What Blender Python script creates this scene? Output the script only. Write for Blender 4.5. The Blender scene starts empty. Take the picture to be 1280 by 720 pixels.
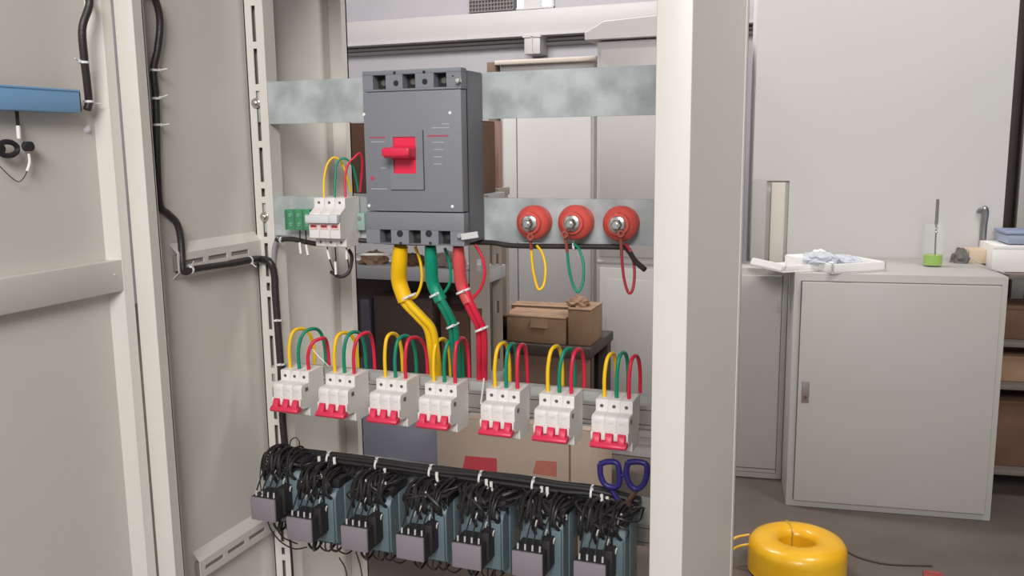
import bpy, bmesh, math, random
from mathutils import Vector, Matrix
random.seed(7)
C = bpy.context.scene.collection
PI = math.pi

# ------------------------------------------------------------------ camera
FPX, YAW, PIT, ROL = 1103.4, 0.36494, 0.15845, -0.01181
CAM = Vector((0.1663, -0.992, 1.4))
Fw = Vector((-math.sin(YAW)*math.cos(PIT), math.cos(YAW)*math.cos(PIT), -math.sin(PIT)))
R0 = Vector((math.cos(YAW), math.sin(YAW), 0)); U0 = R0.cross(Fw)
Rt = R0*math.cos(ROL)+U0*math.sin(ROL); Up = -R0*math.sin(ROL)+U0*math.cos(ROL)
cd = bpy.data.cameras.new('camera'); cam = bpy.data.objects.new('camera', cd); C.objects.link(cam)
cd.sensor_width = 36; cd.lens = 36*FPX/1280; cd.clip_start = 0.02
M = Matrix((( Rt.x, Up.x, -Fw.x, CAM.x), (Rt.y, Up.y, -Fw.y, CAM.y), (Rt.z, Up.z, -Fw.z, CAM.z), (0, 0, 0, 1)))
cam.matrix_world = M
bpy.context.scene.camera = cam

def at(px, py, X=None, Y=None, Z=None):
    """point of the real plane X=, Y= or Z= that is seen at a pixel of the photograph"""
    d = Fw + Rt*((px-640)/FPX) + Up*((360-py)/FPX)
    if X is not None: t = (X-CAM.x)/d.x
    elif Y is not None: t = (Y-CAM.y)/d.y
    else: t = (Z-CAM.z)/d.z
    return CAM + d*t

# ------------------------------------------------------------------ materials
def lin(c):
    return tuple(((v/255)/12.92 if v/255 <= .04045 else ((v/255+.055)/1.055)**2.4) for v in c)+(1,)
MATS = {}
def mat(name, col, rough=.5, metal=0, col2=None, scale=8, bump=0, bscale=60, emit=0, trans=0, alpha=1, coat=0, detail=4, thr=(.35, .65), ior=1.45):
    if name in MATS: return MATS[name]
    m = bpy.data.materials.new(name); m.use_nodes = True; nt = m.node_tree; b = nt.nodes['Principled BSDF']
    b.inputs['Base Color'].default_value = lin(col); b.inputs['Roughness'].default_value = rough
    b.inputs['Metallic'].default_value = metal; b.inputs['IOR'].default_value = ior
    if trans: b.inputs['Transmission Weight'].default_value = trans
    if alpha < 1: b.inputs['Alpha'].default_value = alpha
    if coat: b.inputs['Coat Weight'].default_value = coat
    if emit:
        b.inputs['Emission Color'].default_value = lin(col); b.inputs['Emission Strength'].default_value = emit
    tc = nt.nodes.new('ShaderNodeTexCoord')
    if col2:
        n = nt.nodes.new('ShaderNodeTexNoise'); n.inputs['Scale'].default_value = scale; n.inputs['Detail'].default_value = detail
        r = nt.nodes.new('ShaderNodeValToRGB'); r.color_ramp.elements[0].position = thr[0]; r.color_ramp.elements[1].position = thr[1]
        r.color_ramp.elements[0].color = lin(col); r.color_ramp.elements[1].color = lin(col2)
        nt.links.new(tc.outputs['Object'], n.inputs['Vector']); nt.links.new(n.outputs['Fac'], r.inputs['Fac'])
        nt.links.new(r.outputs['Color'], b.inputs['Base Color'])
    if bump:
        n2 = nt.nodes.new('ShaderNodeTexNoise'); n2.inputs['Scale'].default_value = bscale
        bp = nt.nodes.new('ShaderNodeBump'); bp.inputs['Strength'].default_value = bump; bp.inputs['Distance'].default_value = .002
        nt.links.new(tc.outputs['Object'], n2.inputs['Vector']); nt.links.new(n2.outputs['Fac'], bp.inputs['Height'])
        nt.links.new(bp.outputs['Normal'], b.inputs['Normal'])
    MATS[name] = m; return m

PAINT = mat('cabinet_paint', (212, 208, 199), .42, col2=(214, 209, 202), scale=3, bump=.05, bscale=300)
PAINT2 = mat('grey_white_paint', (204, 202, 198), .45, col2=(207, 203, 201), scale=2)
PAINT3 = mat('old_grey_paint', (182, 180, 173), .5, col2=(185, 183, 177), scale=2)
GALV = mat('galvanised_steel', (156, 163, 163), .45, .12, col2=(188, 195, 195), scale=24, bump=.1, bscale=40, detail=6)
GALV2 = mat('dull_zinc', (168, 169, 165), .45, .15, col2=(184, 184, 180), scale=22)
DARKIN = mat('slot_shade', (138, 133, 127), .6)  # darker than the cabinet paint: shade inside the slots put into the colour
BLACK = mat('black_insulation', (40, 37, 38), .42)
BLACKP = mat('black_plastic', (44, 41, 43), .5)
CABLE = mat('black_cable', (50, 46, 45), .4, bump=.3, bscale=400)
TIE = mat('white_nylon', (226, 226, 226), .4)
FERR = mat('white_sleeve', (238, 236, 230), .5)
STEEL = mat('bright_steel', (210, 208, 202), .22, 1)
MCCB = mat('breaker_grey', (126, 129, 135), .5, bump=.05, bscale=500)
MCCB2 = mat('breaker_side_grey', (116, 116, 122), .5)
HOLE = mat('hole_dark', (38, 37, 38), .7)
RED = mat('red_plastic', (222, 44, 78), .35)
REDT = mat('red_toggle', (220, 56, 88), .38)
WPLA = mat('white_plastic', (226, 222, 218), .42)
WPLS = mat('white_plastic_side', (196, 200, 196), .45)
SCREW = mat('screw_zinc', (128, 122, 114), .45, .6)
INS = mat('insulator_red', (206, 84, 76), .36, coat=.2)
YEL = mat('yellow_wire', (244, 196, 20), .4)
GRN = mat('green_wire', (10, 134, 104), .4)
REDW = mat('red_wire', (214, 36, 66), .4)
YELS = mat('yellow_sleeve', (246, 192, 8), .42)
GRNS = mat('green_sleeve', (0, 140, 110), .42)
REDS = mat('red_sleeve', (214, 82, 84), .42)
GTERM = mat('green_terminal', (10, 138, 84), .4)
TEAL = mat('contactor_slate', (98, 116, 122), .45, col2=(106, 124, 130), scale=20)
LILAC = mat('contactor_cover_grey', (134, 126, 134), .45)
BLUE = mat('blue_plastic', (132, 180, 222), .4)
SCIS = mat('dark_blue_plastic', (46, 38, 110), .4)
CARD = mat('cardboard', (150, 118, 92), .85, col2=(164, 134, 108), scale=9, bump=.2, bscale=60)
CARD2 = mat('pale_cardboard', (204, 182, 162), .85, col2=(210, 190, 170), scale=6, bump=.1)
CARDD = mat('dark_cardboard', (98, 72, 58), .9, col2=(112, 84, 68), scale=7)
PRINT = mat('red_print', (224, 84, 92), .6)
PRINT2 = mat('faded_red_print', (222, 136, 116), .6)
DARKB = mat('dark_brown_lacquer', (72, 62, 58), .6, col2=(84, 72, 68), scale=5)
CONC = mat('concrete_floor', (92, 82, 74), .75, col2=(108, 98, 90), scale=2.2, bump=.3, bscale=30, detail=8)
WALLM = mat('grey_wall', (162, 159, 163), .8, col2=(168, 165, 168), scale=1.2)
BEAM = mat('beam_paint', (184, 181, 179), .5)
PIPE = mat('pipe_grey', (165, 162, 162), .5)
SKYP = mat('daylit_pane', (225, 235, 255), .5, emit=2.2)
MESHM = mat('wire_mesh_grey', (122, 118, 114), .6)
COIL = mat('yellow_coil', (238, 176, 20), .34, col2=(244, 190, 40), scale=10, bump=.1, bscale=90, coat=.3)
FOAM = mat('white_foam', (236, 234, 230), .7, bump=.1)
FILM = mat('clear_plastic_film', (226, 232, 240), .12, trans=.3, bump=.5, bscale=30)
GLASS = mat('clear_glass', (245, 248, 248), .03, trans=1)
LIQ = mat('green_liquid', (142, 184, 20), .2)
CLOTH = mat('grey_rag', (108, 104, 102), .9)
CRATE = mat('blue_grey_crate', (176, 176, 190), .6)
LID = mat('blue_lid', (142, 152, 180), .5)
MARKW = mat('white_print', (205, 204, 204), .6)
WOODP = mat('pale_board', (208, 196, 184), .6)
BROWNW = mat('brown_board', (120, 100, 84), .8)
SCBL = mat('scissor_blade', (120, 98, 82), .35, .6)

# ------------------------------------------------------------------ mesh helpers
def crom(pts, n=6):
    pts = [Vector(p) for p in pts]
    if len(pts) < 3: return pts
    P = [2*pts[0]-pts[1]]+pts+[2*pts[-1]-pts[-2]]; out = []
    for i in range(1, len(P)-2):
        for k in range(n):
            t = k/n
            out.append(.5*((2*P[i])+(P[i+1]-P[i-1])*t+(2*P[i-1]-5*P[i]+4*P[i+1]-P[i+2])*t*t+(3*P[i]-P[i-1]-3*P[i+1]+P[i+2])*t**3))
    out.append(pts[-1]); return out

class MB:
    def __init__(s): s.bm = bmesh.new(); s.mi = 0
    def _merge(s, b, mi=0):
        for f in b.faces: f.material_index = mi
        me = bpy.data.meshes.new('t'); b.to_mesh(me); b.free(); s.bm.from_mesh(me); bpy.data.meshes.remove(me)
    def box(s, x0, x1, y0, y1, z0, z1, bev=0, mi=0, seg=2, mx=None):
        b = bmesh.new(); bmesh.ops.create_cube(b, size=1)
        for v in b.verts: v.co = Vector((x0+(v.co.x+.5)*(x1-x0), y0+(v.co.y+.5)*(y1-y0), z0+(v.co.z+.5)*(z1-z0)))
        if bev: bmesh.ops.bevel(b, geom=list(b.edges), offset=bev, segments=seg, affect='EDGES', profile=.5)
        if mx: bmesh.ops.transform(b, matrix=mx, verts=b.verts)
        s._merge(b, mi); return s
    def cyl(s, p0, p1, r, r2=None, n=20, mi=0, bev=0):
        p0 = Vector(p0); p1 = Vector(p1); d = p1-p0
        b = bmesh.new(); bmesh.ops.create_cone(b, cap_ends=True, segments=n, radius1=r, radius2=r if r2 is None else r2, depth=d.length)
        if bev: bmesh.ops.bevel(b, geom=[e for e in b.edges if len(e.link_faces) == 2 and any(len(f.verts) > 4 for f in e.link_faces)], offset=bev, segments=2, affect='EDGES')
        q = d.to_track_quat('Z', 'Y').to_matrix().to_4x4()
        bmesh.ops.transform(b, matrix=Matrix.Translation((p0+p1)/2) @ q, verts=b.verts); s._merge(b, mi); return s
    def sph(s, c, r, sc=(1, 1, 1), mi=0, n=14):
        b = bmesh.new(); bmesh.ops.create_uvsphere(b, u_segments=n, v_segments=n//2+2, radius=r)
        for v in b.verts: v.co = Vector((v.co.x*sc[0]+c[0], v.co.y*sc[1]+c[1], v.co.z*sc[2]+c[2]))
        s._merge(b, mi); return s
    def tube(s, pts, r, n=8, mi=0, smooth=6, closed=False):
        P = crom(pts, smooth) if smooth else [Vector(p) for p in pts]
        b = bmesh.new(); rings = []; up = None
        for i, p in enumerate(P):
            t = (P[min(i+1, len(P)-1)]-P[max(i-1, 0)])
            if t.length < 1e-9: t = Vector((0, 0, 1))
            t.normalize()
            if up is None: up = t.orthogonal().normalized()
            up = (up-t*up.dot(t))
            if up.length < 1e-6: up = t.orthogonal()
            up.normalize(); w = t.cross(up)
            rr = r(i/(len(P)-1)) if callable(r) else r
            rings.append([b.verts.new(p+(up*math.cos(2*PI*k/n)+w*math.sin(2*PI*k/n))*rr) for k in range(n)])
        for i in range(len(rings)-1):
            for k in range(n): b.faces.new((rings[i][k], rings[i][(k+1) % n], rings[i+1][(k+1) % n], rings[i+1][k]))
        b.faces.new(rings[0][::-1]); b.faces.new(rings[-1])
        bmesh.ops.recalc_face_normals(b, faces=b.faces); s._merge(b, mi); return s
    def lathe(s, prof, mx, n=32, mi=0):
        """prof: (radius, height) pairs turned about local Z"""
        b = bmesh.new(); rings = []
        for r, h in prof:
            rings.append([b.verts.new((r*math.cos(2*PI*k/n), r*math.sin(2*PI*k/n), h)) for k in range(n)])
        for i in range(len(rings)-1):
            for k in range(n): b.faces.new((rings[i][k], rings[i][(k+1) % n], rings[i+1][(k+1) % n], rings[i+1][k]))
        bmesh.ops.remove_doubles(b, verts=b.verts, dist=1e-7)
        bmesh.ops.transform(b, matrix=mx, verts=b.verts); s._merge(b, mi); return s
    def prism(s, poly, a, b_, axis='X', mi=0, bev=0):
        """poly in the two other axes, pushed along the axis from a to b_"""
        b = bmesh.new()
        def P(u, v, w): return {'X': (w, u, v), 'Y': (u, w, v), 'Z': (u, v, w)}[axis]
        A = [b.verts.new(P(u, v, a)) for u, v in poly]; B = [b.verts.new(P(u, v, b_)) for u, v in poly]
        n = len(poly)
        b.faces.new(A); b.faces.new(B[::-1])
        for i in range(n): b.faces.new((A[i], B[i], B[(i+1) % n], A[(i+1) % n]))
        bmesh.ops.recalc_face_normals(b, faces=b.faces)
        if bev: bmesh.ops.bevel(b, geom=list(b.edges), offset=bev, segments=1, affect='EDGES')
        s._merge(b, mi); return s
    def slotted(s, u0, u1, v0, v1, slots, sw, t0, t1, plane='XZ'):
        """a plate, long along v, with real slots (v ranges) of width sw down its middle"""
        um = (u0+u1)/2; a, c = um-sw/2, um+sw/2
        def bx(ua, ub, va, vb):
            if plane == 'XZ': s.box(ua, ub, t0, t1, va, vb)
            elif plane == 'YZh': s.box(t0, t1, va, vb, ua, ub)       # u = Z, v = Y, thickness X
        bx(u0, a, v0, v1); bx(c, u1, v0, v1); prev = v0
        for (q0, q1) in slots: bx(a, c, prev, q0); prev = q1
        bx(a, c, prev, v1); return s
    def build(s, name, mats, parent=None, loc=(0, 0, 0), smooth=True):
        me = bpy.data.meshes.new(name); bmesh.ops.recalc_face_normals(s.bm, faces=s.bm.faces); s.bm.to_mesh(me); s.bm.free()
        for m in (mats if isinstance(mats, (list, tuple)) else [mats]): me.materials.append(m)
        me.polygons.foreach_set('use_smooth', [smooth]*len(me.polygons))
        if smooth: me.set_sharp_from_angle(angle=math.radians(38))
        o = bpy.data.objects.new(name, me); C.objects.link(o); o.location = loc
        if parent: o.parent = parent
        return o

def tag(o, label, cat, group=None, kind=None):
    o['label'] = label; o['category'] = cat
    if group: o['group'] = group
    if kind: o['kind'] = kind
    return o
def thing(name, label, cat, loc=(0, 0, 0), rz=0, group=None):
    o = bpy.data.objects.new(name, None); C.objects.link(o); o.location = loc; o.rotation_euler = (0, 0, rz)
    o.empty_display_size = .02
    return tag(o, label, cat, group)
KIDS = {}
def dup(root, loc, label):
    def cp(o, parent):
        c = o.copy(); C.objects.link(c)
        if parent: c.parent = parent
        for ch in [q for q in ALL() if q.parent == o]: cp(ch, c)
        return c
    r = cp(root, None); r.location = loc; r['label'] = label; return r
def ALL(): return list(C.objects)
def struct(o): o['kind'] = 'structure'; return o

# ------------------------------------------------------------------ room
struct(MB().box(-6, 4.5, -3, 6.2, -.1, 0).build('floor', CONC))
struct(MB().box(-6, 4.5, -3, 6.2, 4.4, 4.5).build('ceiling', WALLM))
w = MB()
wx0 = at(640, 5, Y=6).x; wx1 = at(693.5, 5, Y=6).x; wz0 = at(668, 12, Y=6).z
w.box(-6, wx0, 6, 6.15, 0, 4.4).box(wx1, 4.5, 6, 6.15, 0, 4.4).box(wx0, wx1, 6, 6.15, 0, wz0).box(wx0, wx1, 6, 6.15, 3.6, 4.4)
struct(w.build('wall_back', WALLM))
struct(MB().box(-6.1, -6, -3, 6.2, 0, 4.4).build('wall_left', WALLM))
struct(MB().box(4.5, 4.6, -3, 6.2, 0, 4.4).build('wall_right', WALLM))
# window
wm0 = at(655.5, 5, Y=6).x; wm1 = at(677, 5, Y=6).x
win = struct(MB().box(wx0, wx0+.02, 5.98, 6.1, wz0, 3.6).box(wx1-.02, wx1, 5.98, 6.1, wz0, 3.6).box(wm0, wm1, 5.97, 6.1, wz0, 3.6)
             .box(wx0, wx1, 5.96, 6.1, wz0, wz0+.015).box(wx0, wx1, 5.98, 6.1, 3.58, 3.6).build('window_1', BEAM))
MB().box(wx0+.02, wm0, 6.04, 6.06, wz0+.015, 3.58).build('pane', SKYP, win)
MB().box(wm1, wx1-.02, 6.04, 6.06, wz0+.015, 3.58).build('pane', SKYP, win)
# beam along the wall
bz0 = at(630, 45, Y=5.85).z; bz1 = at(630, 14, Y=5.85).z
sl = (at(820, 30, Y=5.85).z-at(436, 48, Y=5.85).z)/(at(820, 30, Y=5.85).x-at(436, 48, Y=5.85).x)
bm_ = MB(); xa, xb = -5.8, 1.5
xr = at(630, 45, Y=5.85).x
bm_.box(xa, xb, 5.85, 5.999, bz0, bz1, bev=.01).box(xa, xb, 5.83, 5.999, bz0-.012, bz0+.012)
struct(bm_.build('trim_1', BEAM))
for k, dz in enumerate((.03, .065)):
    tag(MB().cyl((xa, 5.983, bz0-dz), (xb, 5.983, bz0-dz), .016, n=10).build('conduit', PIPE),
        ('upper' if k == 0 else 'lower')+' thin grey conduit running under the white beam on the back wall', 'conduit', 'conduits under the beam')
# mesh grill above beam
mg = MB(); gx0 = at(585, 4, Y=5.9).x; gx1 = at(640, 4, Y=5.9).x; gz = at(612, 13, Y=5.9).z
gt = thing('ventilation_grille', 'grey wire mesh grille high on back wall beside the window', 'grille', ((gx0+gx1)/2, 5.93, gz))
hw = (gx1-gx0)/2
for k in range(15):
    x = -hw+2*hw*k/14; mg.box(x-.004, x+.004, -.004, .004, 0, .5)
for k in range(18): mg.box(-hw, hw, -.008, -.002, .5*k/17-.003, .5*k/17+.003)
mg.build('wire_mesh', MESHM, gt)
MB().box(-hw-.01, hw+.01, .01, .06, -.02, .52).build('backing', mat('grille_backing', (92, 88, 86), .8), gt)
# unlit white post stub beneath the beam
q0 = at(655, 43, Y=5.8); q1 = at(675, 67, Y=5.8)
tag(MB().box(q0.x, q1.x, 5.80, 5.999, q1.z, bz0-.005, bev=.006).box(q0.x-.01, q1.x+.01, 5.79, 5.99, bz0-.03, bz0-.012).box((q0.x+q1.x)/2-.006, (q0.x+q1.x)/2+.006, 5.79, 5.81, q1.z, bz0-.02)
    .build('beam_stub', BEAM), 'small white post stub hanging under the white beam', 'post stub')

# ------------------------------------------------------------------ the electrical cabinet
DM = .274      # depth of the mounting posts' front face
DR = .545; TOP = 1.9; W = .8
cab = thing('switchgear_cabinet', 'large open off-white steel switchgear cabinet holding all the breakers', 'electrical cabinet', (-.4, 0, 0))
def cp(mb, name, m, parent=None): # world coordinates under the cabinet's empty
    o = mb.build(name, m, cab); o.location = (.4, 0, 0)
    if parent:
        o.parent = parent; o.location = (0, 0, 0)
    return o
# front uprights: folded profile
cp(MB().box(-.0398, 0, 0, .004, .1, TOP, bev=.0018).box(-.0035, 0, .002, .03, .1, TOP).box(-.0398, -.0365, .002, .028, .1, TOP), 'front_upright', PAINT)
cp(MB().box(-.8, -.767, 0, .004, .1, TOP, bev=.0018).box(-.8, -.7965, .002, .03, .1, TOP).box(-.770, -.767, .002, .02, .1, TOP)
   .box(-.797, -.767, .018, .021, .1, TOP), 'front_upright', PAINT)
# side panels
cp(MB().box(-.0045, -.0012, .03, DR-.006, .1, TOP), 'side_panel', PAINT)
cp(MB().box(-.7985, -.7945, .03, DR-.006, .1, TOP), 'side_panel', PAINT)
# rear uprights
cp(MB().box(-.8, -.756, DR-.004, DR, .1, TOP).box(-.8, -.797, DR-.03, DR, .1, TOP).box(-.759, -.756, DR-.02, DR, .1, TOP), 'rear_upright', PAINT)
cp(MB().box(-.044, 0, DR-.004, DR, .1, TOP).box(-.003, 0, DR-.03, DR, .1, TOP).box(-.044, -.041, DR-.02, DR, .1, TOP), 'rear_upright', PAINT)
cp(MB().box(-.8, 0, 0, DR, TOP-.003, TOP).box(-.767, -.0398, 0, .03, TOP-.06, TOP-.003).box(-.756, -.044, DR-.03, DR, TOP-.06, TOP-.003), 'top_panel', PAINT)
cp(MB().box(-.8, 0, 0, DR, 0, .1, bev=.002), 'plinth', PAINT)
# slotted mounting posts
def post(x0, x1, bolts):
    m = MB(); sl = []; z = .18; k = 0
    while z < TOP-.1:
        L = .058 if k % 3 else .014
        if z+L < TOP-.08: sl.append((z, z+L))
        z += L+.011; k += 1
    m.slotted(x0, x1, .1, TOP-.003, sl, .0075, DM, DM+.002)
    m.box(x0, x0+.002, DM, DM+.03, .1, TOP-.003).box(x1-.002, x1, DM+.0025, DM+.03, .1, TOP-.003)
    p = cp(m, 'mounting_post', PAINT)
    b2 = MB().box(x0+.003, x1-.003, DM+.012, DM+.014, .1, TOP-.01); cp(b2, 'slot_shade_strip', DARKIN, p)  # strip behind the slots, coloured like the shade in the post
    for (bx, bz) in bolts:
        b = MB().cyl((bx, DM, bz), (bx, DM-.002, bz), .0085, n=24, bev=.0004).sph((bx, DM-.002, bz), .0065, (1, .7, 1)).box(bx-.004, bx+.004, DM-.0072, DM-.0062, bz-.0006, bz+.0006)
        cp(b, 'bolt', STEEL, p)
    return p
b1 = at(320, 129, Y=DM); b2 = at(331, 271, Y=DM)
post(-.79, -.752, [(b1.x, b1.z), (b2.x, b2.z)])
post(-.046, -.010, [(-.028, 1.48), (-.028, 1.29)])
# side braces: slotted channel on the left panel
def brace(zc):
    m = MB(); X = -.7945
    sl = []; y = .082
    while y < DM-.03: sl.append((y, y+.045)); y += .056
    m.slotted(zc-.014, zc+.014, .070, DM+.002, sl, .007, X+.012, X+.0135, plane='YZh')
    m.prism([(X+.0003, zc+.030), (X+.0133, zc+.0148), (X+.0128, zc+.0138), (X+.0003, zc+.027)], .070, DM+.002, 'Y')
    m.prism([(X+.0003, zc-.026), (X+.0133, zc-.0148), (X+.0128, zc-.0138), (X+.0003, zc-.023)], .070, DM+.002, 'Y')
    p = cp(m, 'side_brace', PAINT)
    cp(MB().box(X+.001, X+.0115, .072, DM, zc-.012, zc+.012), 'slot_shade_strip', DARKIN, p)  # same shade-toned strip behind the brace slots
    return p
brace(1.4-.1721+.003); brace(1.4-.6669); brace(.3)
# mounting rails (galvanised channels)
def rail(z0, z1, m=GALV, x0=-.7545, x1=-.045):
    b = MB().box(x0, x1, DM+.003, DM+.005, z0, z1).box(x0+.0005, x1-.0005, DM+.0048, DM+.022, z1-.0025, z1-.0004).box(x0+.0005, x1-.0005, DM+.0048, DM+.022, z0+.0004, z0+.0025)
    b.box(x0-.02, x0+.002, DM+.0034, DM+.006, z0+.004, z1-.004)
    return cp(b, 'mounting_rail', m)
rail(1.4427, 1.5121); rail(1.2548, 1.3221)
r3 = rail(.972, 1.0274, GALV2)
r4 = rail(.800, .862, GALV2)
# DIN strips
for p_, zc in ((r3, .997), (r4, .81)):
    cp(MB().box(-.752, -.046, DM-.004, DM-.003, zc-.0175, zc+.0175).box(-.752, -.046, DM-.004, DM+.003, zc-.012, zc-.011).box(-.752, -.046, DM-.004, DM+.003, zc+.011, zc+.012), 'din_strip', STEEL, p_)
# door, open at right angles towards the camera
door = cp(MB().box(-.826, -.823, -.76, -.0015, .12, TOP-.02).prism([(-.823, -.0015), (-.8025, -.0015), (-.8055, -.016), (-.823, -.028)], .12, TOP-.02, 'Z')
          .prism([(-.823, -.76), (-.8055, -.76), (-.8055, -.748), (-.823, -.736)], .12, TOP-.02, 'Z')
          .box(-.823, -.806, -.75, -.01, .12, .14).box(-.823, -.806, -.75, -.01, TOP-.04, TOP-.02), 'door', PAINT)
dz = -.01
bz_a, bz_b = at(80, 379, X=-.805).z, at(80, 336, X=-.805).z
cp(MB().box(-.8225, -.806, -.735, -.003, bz_a, bz_b, bev=.0015), 'door_brace', PAINT, door)
cp(MB().cyl((-.806, -.031, bz_b-.02), (-.8045, -.031, bz_b-.02), .0015), 'rivet', PAINT, door)
for z in (.4, 1.75):
    cp(MB().cyl((-.806, -.003, z), (-.806, -.003, z+.05), .0025, n=12), 'hinge', PAINT, door)

# ------------------------------------------------------------------ cable from the door over to the inside
XL = -.788
pts = [at(109, 137, X=-.809), at(111, 127, X=-.809), at(109, 105, X=-.806), at(105, 70, X=-.802), at(103, 35, X=-.80), at(112, 4, X=-.797)]
pts += [Vector((-.80, -.045, 1.62)), Vector((-.787, -.005, 1.65)), Vector((-.778, .045, 1.63))]
pts += [at(195, 2, X=-.782), at(200, 28, X=-.784), at(197, 62, X=-.787), at(192, 88, X=XL), at(195, 125, X=XL), at(196, 180, X=XL), at(197, 215, X=XL), at(200, 256, X=XL),
        at(210, 267, X=XL), at(221, 279, X=-.786), at(226, 300, X=-.784), at(228, 330, X=-.78)]
X2 = -.779
pts += [at(231, 340, X=X2), at(245, 336, X=-.777), at(285, 330, X=-.777), at(312, 325, X=-.777)]
pts += [at(326, 324, Y=DM-.008), at(338, 328, Y=DM-.010), at(343, 345, Y=DM-.006), at(344, 365, Y=DM-.006), at(348, 420, Y=DM-.006), at(351, 462, Y=DM-.006), at(353, 520, Y=DM-.006), at(356, 556, Y=DM-.006)]
ct = thing('wiring_loom', 'thick black cable loom looping from the open door down the left side', 'cable', (0, 0, 0))
MB().tube(pts, lambda t: .0052 if t < .72 else .0062, n=12, smooth=8).build('cable', CABLE, ct)
def tie(p, d, r, parent, tail=None, m=TIE, name='cable_tie', nn=14):
    """nylon tie: ring about direction d at p, with its head and a cut tail"""
    p = Vector(p); d = Vector(d).normalized(); q = d.to_track_quat('Z', 'Y').to_matrix().to_4x4()
    mb = MB().lathe([(r, -.0016), (r+.0012, -.0016), (r+.0012, .0016), (r, .0016), (r, -.0016)], Matrix.Translation(p) @ q, n=nn)
    t = Vector(tail) if tail else Vector((.6, -.8, .1))
    t.normalize(); h = p+t*(r+.001)
    mb.box(-.0022, .0022, -.002, .002, -.0018, .0018, mx=Matrix.Translation(h))
    mb.tube([h, h+t*.004, h+t*.010+Vector((.002, 0, .001))], .0009, n=5, smooth=2)
    return mb.build(name, m, parent)
up_ = Vector((0, 0, 1))
for (x, y, X, d, tl) in ((105, 78, -.804, (0, 0, 1), (0, -.6, .1)), (111, 127, -.809, (0, 0, 1), (.2, 1, -.2)), (193, 88, XL, (0, .05, 1), (.7, .6, .1)), (195, 123, XL, (0, 0, 1), (.8, .3, .2)), (196, 156, XL, (0, 0, 1), (.8, .5, 0)),
                      (238, 337, -.777, (0, 1, .1), (.6, -.3, .8)), (312, 325, -.777, (0, 1, .1), (.8, 0, -.9))):
    tie(at(x, y, X=X), d, .0056, ct, tl)
for (x, y) in ((347, 400), (351, 455)):
    tie(at(x, y, Y=DM-.006), (0, 0, 1), .0064, ct, (.5, -1, .1))

# ------------------------------------------------------------------ things on the door
p0 = at(0, 107, X=-.80); p1 = at(99, 111, X=-.80); zb = at(50, 139, X=-.80).z; zt = (p0.z+p1.z)/2
bb = thing('instrument_housing', 'blue plastic instrument housing fixed to the inside of the door', 'instrument', (-.812, -.2, zb))
o = MB().box(-.823, -.80, -.40, p1.y, zb, zt, bev=.0015).box(-.8232, -.799, -.40, p1.y+.0008, zt-.003, zt, bev=.0008).build('housing', BLUE, bb); o.location = -bb.location
o = MB().box(-.8228, -.8025, p1.y, p1.y+.004, zb+.002, zt-.002, bev=.001).build('end_cap', BLACKP, bb); o.location = -bb.location
# plug dangling beneath
k0 = at(21, 139, X=-.812); k1 = at(24, 175, X=-.812)
kt = thing('dangling_connector', 'black round plug with white sleeve hanging under the blue housing', 'connector', tuple(k1))
def wb(mb, name, m, par): o = mb.build(name, m, par); o.location = -par.location; return o
wb(MB().tube([k0, k0+(k1-k0)*.3, k0+(k1-k0)*.55], .0022, n=8), 'lead', BLACK, kt)
wb(MB().cyl(k0+(k1-k0)*.5, k0+(k1-k0)*.95, .0026, n=10), 'sleeve', FERR, kt)
a = at(33, 183, X=-.812); wb(MB().cyl(a-Vector((0, .003, 0)), a+Vector((.0, .008, .0)), .0062, n=18, bev=.001).cyl(a, a+Vector((.007, -.002, 0)), .005, n=16), 'plug', BLACKP, kt)
a = at(8, 186, X=-.812)
ring = [a+Vector((0.002, .014*math.cos(t), .0085*math.sin(t))) for t in [2*PI*i/16 for i in range(17)]]
wb(MB().tube(ring, .0034, n=8, smooth=2).cyl(a+Vector((-.002, -.01, 0)), a+Vector((.004, -.01, 0)), .006, n=16), 'cable_coil', BLACKP, kt)
wb(MB().tube([at(36, 192, X=-.812), at(37, 203, X=-.812), at(34, 214, X=-.812)], .0018, n=8), 'sleeve', FERR, kt)
wb(MB().tube([at(34, 214, X=-.812), at(29, 223, X=-.812), at(22, 227, X=-.812), at(10, 218, X=-.812), at(-4, 204, X=-.812)], .0006, n=6), 'thin_wire', BLACK, kt)
a = at(110, 162, X=-.82)
tag(MB().lathe([(0, 0), (.005, .0), (.0045, .0025), (.0025, .004), (0, .0045)], Matrix.Translation((-.823, a.y, a.z)) @ Matrix.Rotation(PI/2, 4, 'Y'), n=16)
    .box(-.8225, -.817, a.y-.0015, a.y+.0015, a.z-.001, a.z+.006).build('cable_clip', TIE), 'small white stick-on clip on the door below the black cable end', 'clip')

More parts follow.
